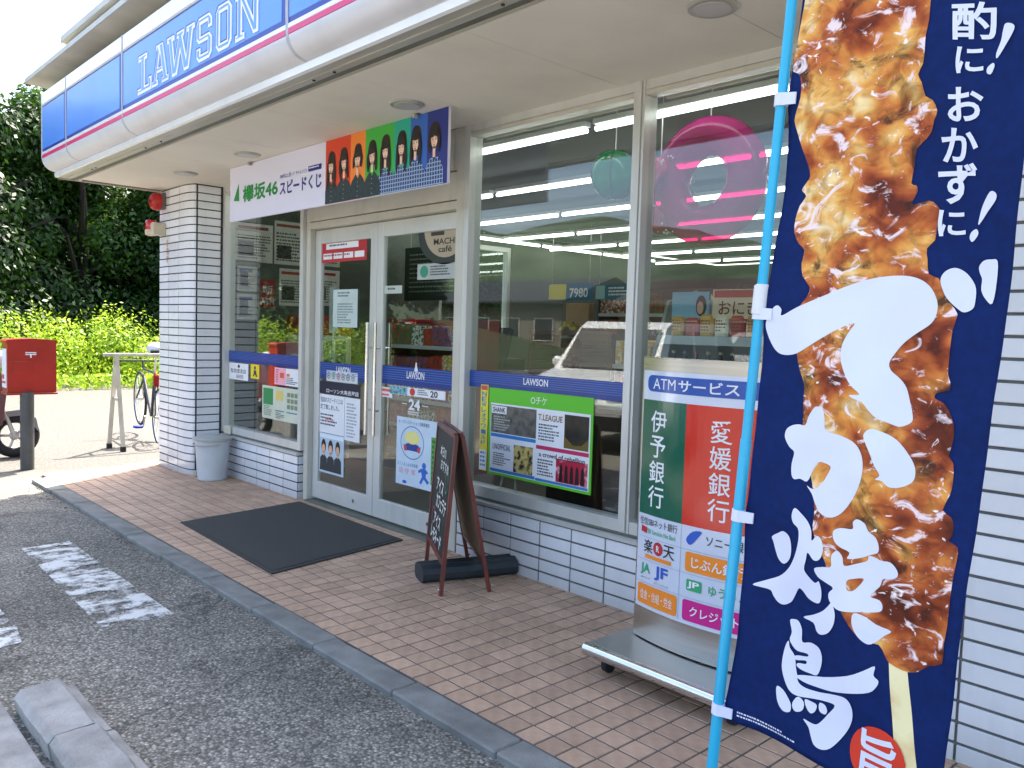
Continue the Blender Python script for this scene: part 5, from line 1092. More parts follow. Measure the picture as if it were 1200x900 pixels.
bt = MB(); bt.lathe([(.024, 0), (.027, .004), (.027, .095), (.024, .115), (.011, .14), (.011, .158)], n=14); bt_me = bt.mesh('body', smooth=True); cp = MB(); cp.lathe([(.013, .158), (.013, .172)], n=12); cp_me = cp.mesh('cap')
lb = MB(); lb.lathe([(.0276, .03), (.0276, .085)], n=14); lb_me = lb.mesh('paper_label', smooth=True)
bm_ = [ink(c, .15) for c in ('#2a1208', '#3a2a12', '#141414', '#5a1a12', '#33200c')]; lm_ = [ink(c) for c in ('#b8322a', '#c9b27a', '#8a8f92', '#3f7f4a', '#d8d0c0')]
for i in range(20):
    t = thing('drink_bottle', 'dark drink bottle, '+ORD[i]+' from the left on the second shelf of the gondola', 'bottle', (-2.86+.078*i, .69, 1.141), 0, 'drink bottles on the gondola')
    k = rnd.randrange(5)
    for nm_, me_, m_ in (('body', bt_me, bm_[k]), ('cap', cp_me, lm_[(k+2) % 5]), ('paper_label', lb_me, lm_[k])):
        q = me_.copy(); link(nm_, q, m_, t)
o = thing('price_header', 'red and cream price header board standing on the snack gondola', 'sign', (-2.2, .72, 1.5))
s_ = MB(); s_.box(-2.62, -1.5, .70, .71, 1.5, 1.66); s_.build('board', ink('#e5cfae'), o); flat('red_strip', [rect(-2.61, 1.615, -1.51, 1.655)], ink('#bf3a2c'), yplane(.70), .001, o); flat('lettering', [text('100円', -2.2, 1.515, -1.95, 1.6, .02), text('おにぎり', -2.58, 1.52, -2.25, 1.6, .01)], ink('#7a1f1a'), yplane(.70), .001, o)
o = card('portrait_card', 'pale blue advert card with a dark haired head beside the price header', 'poster', -2.9, 1.50, -2.65, 1.65, .71, ink('#7fb2c8')); flat('hair', [ell(-2.7, 1.57, .035, .06)], ink('#1d1512'), yplane(.708), .001, o); flat('face', [ell(-2.705, 1.56, .022, .035)], ink('#d9a88c'), yplane(.708), .002, o)
# inflatable toys hung in the window
VPINK = bpy.data.materials.new('clear_pink_vinyl'); VPINK.use_nodes = True
def vinyl(name, c, tr):
    m = bpy.data.materials.new(name); m.use_nodes = True; n = m.node_tree.nodes; l = m.node_tree.links; b = n['Principled BSDF']; b.inputs['Base Color'].default_value = hexc(c); b.inputs['Roughness'].default_value = .12
    t = n.new('ShaderNodeBsdfTransparent'); t.inputs[0].default_value = hexc(c); mx = n.new('ShaderNodeMixShader'); mx.inputs[0].default_value = tr; l.new(b.outputs[0], mx.inputs[1]); l.new(t.outputs[0], mx.inputs[2]); l.new(mx.outputs[0], n['Material Output'].inputs[0]); return m
o = thing('swim_ring', 'clear magenta inflatable swim ring hanging in the right window', 'swim ring', (-2.46, .37, 1.86))
s_ = MB(); s_.torus((-2.46, .37, 2.19), .225, .1, 40, 14, 'y'); s_.build('ring', vinyl('magenta_vinyl', '#e0309a', .6), o, smooth=True)
s_ = MB(); s_.tube([(-2.46, .37, 2.5), (-2.46, .37, 2.66)], .003, 6); s_.build('string', WINK, o)
o = thing('donut_float', 'pink donut shaped float seen edge on in the right window', 'float', (-2.71, .3, 1.93))
s_ = MB(); s_.torus((-2.71, .3, 2.13), .14, .06, 32, 12, 'x'); s_.build('ring', vinyl('rose_vinyl', '#e0506f', .12), o, smooth=True)
s_ = MB()
for k in range(60):
    a = rnd.uniform(0, 6.28); q = rnd.uniform(-.9, .9); rr = .14+.061*math.cos(q); s_.ball((-2.71+.061*math.sin(q)+.055, .3+rr*math.cos(a), 2.13+rr*math.sin(a)), .006, 6, 4)
s_.build('sprinkles', WINK, o)['kind'] = 'stuff'
s_ = MB(); s_.tube([(-2.71, .3, 2.33), (-2.71, .3, 2.66)], .003, 6); s_.build('string', WINK, o)
o = thing('beach_ball', 'green striped clear beach ball hanging in the middle window', 'ball', (-3.1, .39, 2.16))
s_ = MB(); s_.ball((-3.1, .39, 2.3), .138, 24, 16); s_.build('ball', vinyl('green_vinyl', '#138a55', .3), o, smooth=True); s_ = MB()
for k in range(6):
    a = R(60*k); s_.tube([(-3.1+.139*math.sin(t)*math.cos(a), .39+.139*math.sin(t)*math.sin(a), 2.3+.139*math.cos(t)) for t in [R(18*i) for i in range(1, 10)]], .006, 5)
s_.build('stripes', ink('#0f3f2a'), o); s_ = MB(); s_.tube([(-3.1, .39, 2.438), (-3.1, .39, 2.66)], .003, 6); s_.build('string', WINK, o)
# newspapers and signs on the left inner wall
for i, (y0, y1, z0, z1) in enumerate(((.40, .80, 2.03, 2.42), (.82, 1.22, 2.03, 2.48), (.42, .63, 1.72, 1.98), (.42, .63, 1.44, 1.70), (1.25, 1.6, 2.05, 2.45), (.88, 1.24, 1.60, 1.99), (1.27, 1.6, 1.62, 2.01))):
    s_ = MB(); s_.box(-8.058, -8.054, y0, y1, z0, z1); o = s_.build('newspaper_sheet', mat('newsprint', (.8, .79, .7), .8, c2=(.7, .69, .61))); origin_to(o, (-8.056, (y0+y1)/2, z0))
    tag(o, 'newspaper sheet '+('highest at the pillar side', 'wide, beside the highest one', 'small, above another', 'small and lowest', 'farthest from the front glass', 'under the wide one', 'under the farthest one')[i]+' on the left inner wall', 'poster')
    Fx = xplane(-8.054)
    f_ = flat('small_print', lines(y0+.02, z0+.02, y1-.02, z1-.12, 9, i), ink('#4a4a46'), Fx, .001, o); f_['kind'] = 'stuff'
    flat('headline', [rect(y0+.02, z1-.06, y1-.05, z1-.03)], ink(('#8a2f2a', '#a0402f', '#2f4f8a', '#3a5a9a', '#8a2f2a', '#b0402f', '#a03030')[i]), Fx, .001, o); flat('photo', [rect(y0+.03, z0+.06, y0+.03+(y1-y0)*.4, z0+.2)], mat('news_photo', '#5a5a56', .7, c2='#1f1f1f', scale=30), Fx, .002, o)
s_ = MB(); s_.box(-8.058, -8.05, .66, .83, 1.57, 1.86); o = s_.build('atm_wall_sign', ink('#a3202a')); origin_to(o, (-8.054, .745, 1.57)); tag(o, 'red wall sign lettered ATM inside the left window', 'sign'); flat('lettering', [text('ATM', .67, 1.6, .82, 1.67, .02), text('銀行', .69, 1.72, .8, 1.8, .02)], WINK, xplane(-8.05), .001, o)
o = thing('atm_machine', 'white cash machine with red top inside the left window', 'cash machine', (-7.6, 1.1, .012))
s_ = MB(); s_.box(-7.95, -7.45, .9, 1.4, .012, 1.3, .02); s_.build('cabinet', mat('machine_white', (.6, .62, .62), .35), o); s_ = MB(); s_.box(-7.95, -7.45, .9, 1.4, 1.305, 1.5, .02); s_.build('hood', ink('#b02a28', .35), o)
s_ = MB(); s_.box(-7.45, -7.444, .98, 1.32, 1.0, 1.25); s_.build('screen', mat('screen', '#4a6a86', .1), o); s_ = MB(); s_.box(-7.45, -7.38, .98, 1.32, .9, .95, .01); s_.build('ledge', GRY, o)
s_ = MB(); s_.box(-7.16, -7.02, .95, .97, 1.33, 1.78, .004); s_.box(-7.1, -7.08, .96, .98, .012, 1.34); s_.box(-7.2, -6.98, .86, 1.06, .012, .03, .004); o = s_.build('panel_stand', mat('stand_white', (.66, .7, .7), .4)); origin_to(o, (-7.09, .96, .012)); tag(o, 'slim white panel on a floor stand inside the left window', 'stand')
# sales counter with register and boards
o = thing('sales_counter', 'long shop counter with pale top behind the middle window', 'counter', (-6.2, 3.0, .012))
s_ = MB(); s_.box(-7.7, -4.6, 2.75, 3.35, .012, .92); s_.build('body', WOOD, o); s_ = MB(); s_.box(-7.75, -4.55, 2.7, 3.4, .925, .96, .006); s_.build('top', mat('counter_top', (.48, .42, .34), .3), o)
o = thing('cash_register', 'dark cash register on the shop counter', 'register', (-6.9, 3.0, .96)); s_ = MB(); s_.box(-7.1, -6.7, 2.85, 3.2, .961, 1.1, .01); s_.build('base', BLACKP, o); s_ = MB(); s_.prism([(2.86, 1.1), (2.94, 1.1), (3.02, 1.42), (2.96, 1.44)], -7.08, -6.72, 'x'); s_.build('screen', BLACKP, o)
o = thing('hot_food_case', 'glass fronted hot food case on the shop counter', 'food case', (-5.9, 3.0, .96)); s_ = MB(); s_.box(-6.25, -5.5, 2.8, 3.25, .961, 1.02); s_.box(-6.25, -5.5, 2.8, 3.25, 1.38, 1.43); s_.box(-6.25, -6.22, 2.8, 3.25, 1.02, 1.38); s_.box(-5.53, -5.5, 2.8, 3.25, 1.02, 1.38); s_.build('cabinet', STEEL, o); s_ = MB(); s_.box(-6.22, -5.53, 2.805, 2.81, 1.02, 1.38); s_.build('pane', GLASS, o)
for k in range(2): s_ = MB(); s_.box(-6.2, -5.55, 2.85, 3.2, 1.1+.14*k, 1.11+.14*k); s_.build('tray', TAN, o)
for (x0, x1, y0, y1, z0, z1, c, nm_, lb_) in ((-7.25, -6.85, 4.2, 4.5, .012, 1.78, TAN, 'storage_cabinet', 'tan tall storage cabinet behind the counter'), (-6.6, -5.2, 5.0, 5.5, .012, 1.75, WOOD, 'wooden_shelf', 'brown wooden display shelf behind the counter'), (-4.9, -2.5, 3.0, 3.7, .012, 1.35, mat('gondola_dark', (.1, .1, .1), .5), 'centre_gondola', 'dark centre gondola in the middle of the shop'), (-4.9, -2.5, 5.3, 6.0, .012, 1.35, mat('gondola_grey', (.16, .16, .15), .5), 'rear_gondola', 'grey gondola toward the rear of the shop'), (-7.5, 1.5, 8.5, 8.99, .012, 2.1, mat('cooler_black', (.03, .03, .035), .3), 'drinks_cooler', 'long dark drinks cooler along the rear wall')):
    o = thing(nm_, lb_, nm_.split('_')[-1], ((x0+x1)/2, (y0+y1)/2, z0))
    s_ = MB(); s_.box(x0, x1, y0+.2, y1, z0, z1, .01); s_.build('carcass', c, o)
    for k in range(4):
        z = z0+.15+k*(z1-z0-.2)/4; s_ = MB(); s_.box(x0, x1, y0, y0+.19, z, z+.02); sh = s_.build('shelf', GRY, o)
        g_ = MB(); xx = x0+.02
        while xx < x1-.1: w = rnd.uniform(.06, .12); h = rnd.uniform(.1, .2); g_.box(xx, xx+w-.012, y0+.01, y0+.15, z+.021, z+.02+h); xx += w
        gg = g_.build('goods', mat('mixed_goods_%d' % k, ('#b58a4a', '#8a3a34', '#c9c3b0', '#4a6a52')[k], .4, c2=('#3a2a52', '#d8c8a0', '#a03a3a', '#c8b04a')[k], scale=9, detail=0, lo=.48, hi=.52), o); gg['kind'] = 'stuff'

# price boards hanging over the rear of the shop
for i, (x0, x1, z0, z1, c1, c2, lb_) in enumerate(((-7.05, -6.35, 1.79, 1.99, '#1f6a86', '#e0cf2a', 'teal and yellow price board lettered 7980 hanging inside the shop'), (-6.3, -5.72, 1.79, 1.96, '#2a6a78', '#8fb4b0', 'teal board with pale print hanging beside the price board'))):
    o = thing('hanging_price_board', lb_, 'sign', ((x0+x1)/2, 3.9, z0)); s_ = MB(); s_.box(x0, x1, 3.88, 3.9, z0, z1); s_.build('board', ink(c1), o)
    flat('colour_block', [rect(x0+.01, z0+.01, x0+(x1-x0)*(.42 if i == 0 else .25), z1-.01)], ink(c2), yplane(3.88), .002, o)
    flat('lettering', [text('7980', x0+(x1-x0)*.5, z0+.03, x1-.06, z1-.06, .02)] if i == 0 else lines(x0+.2, z0+.03, x1-.05, z1-.03, 3, 4), WINK, yplane(3.88), .002, o)
    for x in (x0+.05, x1-.05): s_ = MB(); s_.tube([(x, 3.89, z1), (x, 3.89, 2.66)], .003, 5); s_.build('wire', STEEL, o)

# more stock: tall wall shelves and a red display stand
RGB_ = ('#c23a2e', '#e0b93a', '#d8d2c0', '#3a7a4c', '#2f5a9c', '#8a4a2a', '#e8e4da', '#b5522f')
def stocked(name, label, cat, x0, x1, y, z0, z1, nsh, dep, c, seed):
    r_ = random.Random(seed); o = thing(name, label, cat, ((x0+x1)/2, y+dep/2, z0))
    s_ = MB(); s_.box(x0, x1, y+dep, y+dep+.03, z0, z1); s_.build('back_panel', c, o); s_ = MB(); s_.box(x0-.025, x0, y, y+dep+.03, z0, z1); s_.box(x1, x1+.025, y, y+dep+.03, z0, z1); s_.build('side_panel', c, o)
    for k in range(nsh):
        z = z0+.1+k*(z1-z0-.12)/nsh; s_ = MB(); s_.box(x0, x1, y, y+dep, z, z+.02); sh = s_.build('shelf', GRY, o); gap = (z1-z0-.12)/nsh
        s_ = MB(); s_.box(x0, x1, y-.008, y-.001, z-.012, z+.026); s_.build('price_rail', mat('rail_pale', (.55, .57, .56), .4), sh)
        by = {}
        xx = x0+.01; cc = r_.choice(RGB_); run = 0
        while xx < x1-.07:
            w = r_.uniform(.05, .09)
            if run <= 0: cc = r_.choice(RGB_); run = r_.randint(2, 5); hh_ = r_.uniform(.45, .82)*gap
            run -= 1; by.setdefault(cc, MB()).box(xx, xx+w-.008, y+.01, y+dep*.8, z+.021, z+.02+hh_+r_.uniform(-.008, .008), .006); xx += w
        for cc, m_ in by.items(): m_.build('goods', mat('packets_'+cc, cc, .35, c2=RGB_[(RGB_.index(cc)+3) % 8], scale=38, detail=1, lo=.52, hi=.56), sh)['kind'] = 'stuff'
    return o
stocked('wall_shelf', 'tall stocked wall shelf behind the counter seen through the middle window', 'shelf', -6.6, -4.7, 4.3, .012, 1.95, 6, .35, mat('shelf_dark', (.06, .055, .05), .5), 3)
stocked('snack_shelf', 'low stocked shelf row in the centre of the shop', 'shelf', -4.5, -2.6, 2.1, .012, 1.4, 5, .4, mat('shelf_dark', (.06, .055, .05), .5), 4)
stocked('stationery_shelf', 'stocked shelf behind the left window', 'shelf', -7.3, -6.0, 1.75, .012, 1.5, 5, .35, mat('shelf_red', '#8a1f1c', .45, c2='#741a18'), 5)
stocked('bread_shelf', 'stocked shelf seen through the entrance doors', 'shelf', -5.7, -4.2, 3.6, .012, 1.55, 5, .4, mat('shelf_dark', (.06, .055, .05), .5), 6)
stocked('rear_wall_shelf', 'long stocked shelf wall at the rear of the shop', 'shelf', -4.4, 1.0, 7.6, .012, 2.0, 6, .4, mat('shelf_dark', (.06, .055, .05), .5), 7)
o = thing('menu_board', 'large dark menu board hanging behind the entrance doors', 'sign', (-7.3, 2.4, 1.7)); s_ = MB(); s_.box(-7.95, -6.72, 2.4, 2.43, 1.72, 2.33, .005); s_.build('board', mat('menu_black', (.018, .022, .02), .5), o); flat('lettering', lines(-7.85, 1.78, -6.8, 2.25, 9, 12, .3), ink('#8f9a92'), yplane(2.4), .002, o)['kind'] = 'stuff'
for x in (-7.85, -6.8): s_ = MB(); s_.tube([(x, 2.415, 2.33), (x, 2.415, 2.66)], .004, 5); s_.build('wire', STEEL, o)

# ---------------------------------------------------------------- car park at the left
# red mail box on its post
RED = mat('postbox_red', '#a8281c', .38, c2='#96220f', scale=4, coat=.2)
pb = thing('mail_box', 'red mail box on a dark round post left of the pavement', 'mail box', (-8.667, -1.33, GZ))
s_ = MB(); s_.lathe([(.058, GZ), (.058, .70)], (-8.667, -1.33, 0), 24); s_.build('post', mat('post_grey', (.075, .08, .08), .5, c2=(.05, .053, .053), scale=9), pb, smooth=True)
def rprof(y0, y1, z0, z1): return [(y0, z0), (y1, z0), (y1, z1-.012), (y1-.02, z1), ((y0+y1)/2, z1+.012), (y0+.02, z1), (y0, z1-.012)]
YA, YB = -1.49, -1.085
s_ = MB(); s_.prism(rprof(YA, YB, .695, 1.175), -8.86, -8.665, 'x'); body = s_.build('body', RED, pb)
s_ = MB(); s_.prism(rprof(YA, YB, .70, 1.17), -8.664, -8.655, 'x'); s_.build('door', RED, pb)
s_ = MB(); s_.prism(rprof(YA-.012, YB+.012, 1.155, 1.187), -8.87, -8.65, 'x'); s_.build('cap', RED, pb)
s_ = MB(); s_.box(-8.88, -8.64, YA-.01, YB+.01, .675, .694, .004); s_.build('base_plate', RED, pb)
s_ = MB(); s_.box(-8.653, -8.648, -1.44, -1.29, .86, .99, .003); s_.build('flap', RED, pb)
s_ = MB(); s_.box(-8.653, -8.647, -1.345, -1.255, 1.062, 1.071); s_.box(-8.653, -8.647, -1.345, -1.255, 1.046, 1.055); s_.box(-8.653, -8.647, -1.306, -1.294, 1.02, 1.046); s_.build('postal_mark', WINK, pb)
s_ = MB(); s_.box(-8.84, -8.68, YA-.006, YA-.001, .74, 1.1); s_.build('notice', PAPER, pb); flat('red_print', [rect(-8.83, .82, -8.75, .86), rect(-8.83, .78, -8.7, .80)], ink('#c4303a'), yplane(YA-.006), .001, pb)
# bicycle rack of square tube
rk = thing('bike_rack', 'bare metal A-frame bicycle rack left of the tiled pillar', 'bike rack', (-9.5, .4, GZ))
RKM = mat('galvanised', (.6, .58, .53), .45, metal=.4, c2=(.48, .46, .41), scale=8)
for y in (-.285, 1.6):
    for dx, dy in ((.16, .02), (-.17, -.02)):
        s_ = MB(); bar(s_, Vector((-9.5+dx, y+dy, GZ+.05)), Vector((-9.5+dx*.06, y, 1.0)), .036, Vector((0, 1, 0)), .036); lg = s_.build('leg', RKM, rk)
        s_ = MB(); bar(s_, Vector((-9.5+dx*1.01, y+dy, GZ)), Vector((-9.5+dx, y+dy, GZ+.055)), .048, Vector((0, 1, 0)), .048); s_.build('foot', RUB, lg)
    s_ = MB(); s_.box(-9.6, -9.4, y-.012, y+.012, .52, .55); s_.build('tie', RKM, rk)
s_ = MB(); s_.box(-9.517, -9.483, -.42, 1.75, 1.0, 1.034, .003); s_.build('top_bar', RKM, rk)
# bicycle hung by its saddle on the rack
bc = thing('bicycle', 'dark sports bicycle with blue pedals parked at the rack behind the pillar', 'bicycle', (-10.1, .45, GZ))
A0 = Vector((-9.75, .27, .28)); A1 = Vector((-10.78, .40, .42))
dx_ = (A1-A0); dx_.z = 0; dx_.normalize(); rz = math.atan2(dx_.y, dx_.x)
def bp_(f, h): return A0+dx_*f+Vector((0, 0, h))
def rot(s_, c): s_.v = [tuple(Vector(c)+Matrix.Rotation(rz, 3, 'Z') @ Vector(p)) for p in s_.v]; return s_
for c in (A0, A1):
    w_ = rot(MB().torus((0, 0, 0), .325, .016, 36, 8, 'y'), c).build('wheel', RUB, bc, smooth=True)
    rot(MB().torus((0, 0, 0), .306, .009, 36, 6, 'y'), c).build('rim', CHROME, w_, smooth=True)
    s_ = MB()
    for k in range(14): a = R(360/14*k); s_.tube([(0, .015*(-1)**k, 0), (.3*math.cos(a), 0, .3*math.sin(a))], .0022, 4)
    rot(s_, c).build('spokes', CHROME, w_); rot(MB().lathe([(.02, -.05), (.02, .05)], n=12, ax='y'), c).build('hub', CHROME, w_)
FRM = mat('frame_paint', (.04, .04, .05), .3, coat=.4)
bb_, st_, hd_ = bp_(.42, -.02), bp_(.26, .5), bp_(.86, .52)
s_ = MB(); s_.tube([bb_, st_], .016, 10); s_.tube([st_, hd_], .016, 10); s_.tube([bb_, hd_-Vector((0, 0, .08))], .019, 10); s_.build('frame', FRM, bc, smooth=True)
for sy in (-1, 1):
    o_ = Vector((-dx_.y, dx_.x, 0))*.045*sy; s_ = MB(); s_.tube([bb_, A0+o_], .009, 8); s_.tube([st_, A0+o_], .008, 8); s_.build('stay', FRM, bc, smooth=True)
    s_ = MB(); s_.tube([hd_-Vector((0, 0, .12)), A1+o_], .011, 8); s_.build('fork_blade', FRM, bc, smooth=True)
    c = bb_+Vector((-dx_.y, dx_.x, 0))*.07*sy; e = c+(dx_*.1*sy+Vector((0, 0, -.14*sy))); s_ = MB(); s_.tube([c, e], .009, 8); cr = s_.build('crank', CHROME, bc)
    s_ = MB(); p = e+Vector((-dx_.y, dx_.x, 0))*.06*sy; s_.box(p.x-.045, p.x+.045, p.y-.045, p.y+.045, p.z-.014, p.z+.014, .005); s_.build('pedal', ink('#2433a8'), cr)
s_ = MB(); s_.tube([st_, bp_(.2, .70)], .013, 8); s_.build('seat_post', CHROME, bc)
sd = bp_(.2, .74); s_ = MB(); s_.prism([(-.14, -.07), (-.1, -.085), (.0, -.05), (.13, -.015), (.14, 0), (.13, .015), (0, .05), (-.1, .085), (-.14, .07)], -.02, .035); rot(s_, sd).build('saddle', BLACKP, bc, smooth=True)
s_ = MB(); s_.tube([hd_, hd_+Vector((0, 0, .1))+dx_*.04], .013, 8); hb = hd_+Vector((0, 0, .1))+dx_*.06; pe = Vector((-dx_.y, dx_.x, 0)); s_.tube([hb-pe*.28, hb+pe*.28], .012, 8); s_.build('handlebar', BLACKP, bc, smooth=True)
s_ = MB(); s_.box(-.03, .03, -.035, .035, -.07, .07, .015); rot(s_, bp_(.17, .42)).build('tail_light', ink('#8f1515', .2), bc)
s_ = MB(); s_.tube([bp_(-.33+.36*(1-math.cos(R(a)))*.5-.02, .345*math.sin(R(a))) for a in range(20, 121, 10)], .02, 6); s_.build('mudguard', BLACKP, bc, smooth=True)
# white helmet-like cover on the saddle
s_ = MB(); s_.ball(sd+Vector((0, 0, .05)), .13, 20, 12, (1, .8, .62)); o = s_.build('helmet', mat('helmet_white', (.62, .64, .66), .3)); origin_to(o, sd+Vector((0, 0, .01))); tag(o, 'rounded white helmet resting on the bicycle saddle', 'helmet')
# scooter behind the post
scn = thing('scooter', 'grey and maroon motor scooter parked behind the mail box', 'scooter', (-9.55, -1.7, GZ))
SX, SY = -9.5, -1.26
dS = Vector((-.2, -.98, 0)).normalized(); pS = Vector((-dS.y, dS.x, 0)); rs = math.atan2(dS.y, dS.x)
def sp(f, s, h): return Vector((SX, SY, GZ))+dS*f+pS*s+Vector((0, 0, h))
def rots(s_, c): s_.v = [tuple(Vector(c)+Matrix.Rotation(rs, 3, 'Z') @ Vector(p)) for p in s_.v]; return s_
GREYM = mat('scooter_grey', (.2, .21, .22), .3, coat=.5); MAR = mat('scooter_maroon', (.09, .02, .025), .3, coat=.5); CAST = mat('cast_wheel', (.5, .5, .5), .4, metal=.7)
for f in (0, 1.2):
    w_ = rots(MB().torus((0, 0, 0), .175, .05, 32, 10, 'y'), sp(f, 0, .225)).build('wheel', RUB, scn, smooth=True)
    s_ = MB(); s_.lathe([(.03, -.04), (.045, -.03), (.045, .03), (.03, .04)], n=16, ax='y')
    for k in range(5): a = R(72*k); s_.tube([(0, 0, 0), (.135*math.cos(a), 0, .135*math.sin(a))], .014, 6)
    s_.torus((0, 0, 0), .135, .012, 28, 6, 'y'); rots(s_, sp(f, 0, .225)).build('rim', CAST, w_, smooth=True)
s_ = MB(); s_.prism([(-.22, .25), (-.19, .40), (-.06, .49), (.1, .47), (.2, .36), (.14, .33), (.05, .42), (-.05, .43), (-.14, .36)], -.07, .07, 'y'); rots(s_, sp(0, 0, 0)).build('front_mudguard', GREYM, scn)
s_ = MB(); s_.tube([sp(0, -.06, .225), sp(.14, -.05, .62)], .02, 8); s_.tube([sp(0, .06, .225), sp(.14, .05, .62)], .02, 8); s_.build('fork', CAST, scn, smooth=True)
s_ = MB(); s_.prism([(.1, .35), (.22, .3), (.3, .4), (.36, .85), (.28, .98), (.14, .95), (.06, .7)], -.17, .17, 'y'); rots(s_, sp(0, 0, 0)).build('leg_shield', MAR, scn)
s_ = MB(); s_.box(.25, .8, -.15, .15, .26, .33, .02); rots(s_, sp(0, 0, 0)).build('footboard', GREYM, scn)
s_ = MB(); s_.prism([(.72, .28), (1.42, .4), (1.5, .62), (1.1, .72), (.7, .7)], -.14, .14, 'y'); rots(s_, sp(0, 0, 0)).build('body', GREYM, scn)
s_ = MB(); s_.box(.66, 1.45, -.13, .13, .71, .8, .03); rots(s_, sp(0, 0, 0)).build('seat', BLACKP, scn)
s_ = MB(); s_.tube([sp(.22, -.3, 1.02), sp(.22, .3, 1.02)], .016, 8); s_.build('handlebar', BLACKP, scn)
s_ = MB(); s_.ball(sp(.14, 0, 1.0), .09, 14, 10); s_.build('headlight', mat('lamp_glass', (.6, .62, .64), .1), scn, smooth=True)

# ---------------------------------------------------------------- plants and the wooded hill at the left
HEDM = leafmat('shrub_leaves', '#5f8a1c', '#a3bb3e', .42, .45)
TRM = [leafmat('tree_leaves_dark', '#14290d', '#2c4f15', .22), leafmat('tree_leaves_mid', '#1a3610', '#3d631b', .28), leafmat('tree_leaves_light', '#2c5215', '#67892a', .32)]  # darkest leaf tone has the shade of the wood's front put into its colour
BARK = mat('bark', (.035, .028, .02), .9, c2=(.02, .016, .012), scale=12, bump=.5)
def leaf(mb_, p, n_, s, r_):
    a = Vector((r_.uniform(-1, 1), r_.uniform(-1, 1), r_.uniform(-1, 1))).normalized(); t = n_.cross(a)
    t = t.normalized() if t.length > .01 else Vector((1, 0, 0)); b = n_.cross(t)
    k = len(mb_.v); mb_.v += [tuple(p-t*s), tuple(p-b*s*.45), tuple(p+t*s), tuple(p+b*s*.45)]; mb_.f.append((k, k+1, k+2, k+3))
def fastbuild(mb_, name):
    import array
    me = bpy.data.meshes.new(name); me.from_pydata(mb_.v, [], mb_.f); return me
# shrub belt (reads as one mass)
hr = random.Random(3); hb_ = MB()
for k in range(430):
    y = hr.uniform(-9, 17); x = -18.6-hr.uniform(0, 3.6)-.06*(y-2); h = hr.uniform(.8, 1.55)+.25*noise.noise(Vector((y*.8, x*.8, 0)))+(.35 if hr.random() < .12 else 0)
    rad = hr.uniform(.35, .65); nl = 210
    for q in range(nl):
        v = Vector((hr.gauss(0, 1), hr.gauss(0, 1), hr.gauss(0, 1))).normalized(); p = Vector((x, y, GZ))+Vector((v.x*rad, v.y*rad, max(.02, h*.5+v.z*h*.52)))
        leaf(hb_, p, (v+Vector((hr.uniform(-.7, .7), hr.uniform(-.7, .7), hr.uniform(-.2, .8)))).normalized(), hr.uniform(.032, .062), hr)
    for st in range(3):
        bx_, by_ = x+hr.uniform(-.4, .4), y+hr.uniform(-.4, .4); top = h+hr.uniform(.0, .4)
        for q in range(14):
            z = h*.6+(top-h*.6)*q/13; leaf(hb_, Vector((bx_+hr.uniform(-.06, .06), by_+hr.uniform(-.06, .06), GZ+z)), Vector((hr.uniform(-1, 1), hr.uniform(-1, 1), hr.uniform(0, 1))).normalized(), hr.uniform(.03, .055), hr)
o = link('shrub_belt', fastbuild(hb_, 'shrub_belt'), HEDM); tag(o, 'bright yellow green shrub belt across the car park', 'shrubs', kind='stuff')
# low weeds at the foot
hb_ = MB()
for k in range(5000):
    y = hr.uniform(-9, 17); x = -17.9-abs(hr.gauss(0, .35))-.06*(y-2); leaf(hb_, Vector((x, y, GZ+hr.uniform(.02, .3))), Vector((hr.uniform(.2, 1), hr.uniform(-1, 1), hr.uniform(0, 1))).normalized(), hr.uniform(.04, .08), hr)
o = link('verge_grass', fastbuild(hb_, 'verge_grass'), leafmat('grass_leaves', '#6f9420', '#a9bf3a', .45)); tag(o, 'low green grass at the foot of the shrub belt', 'grass', kind='stuff')
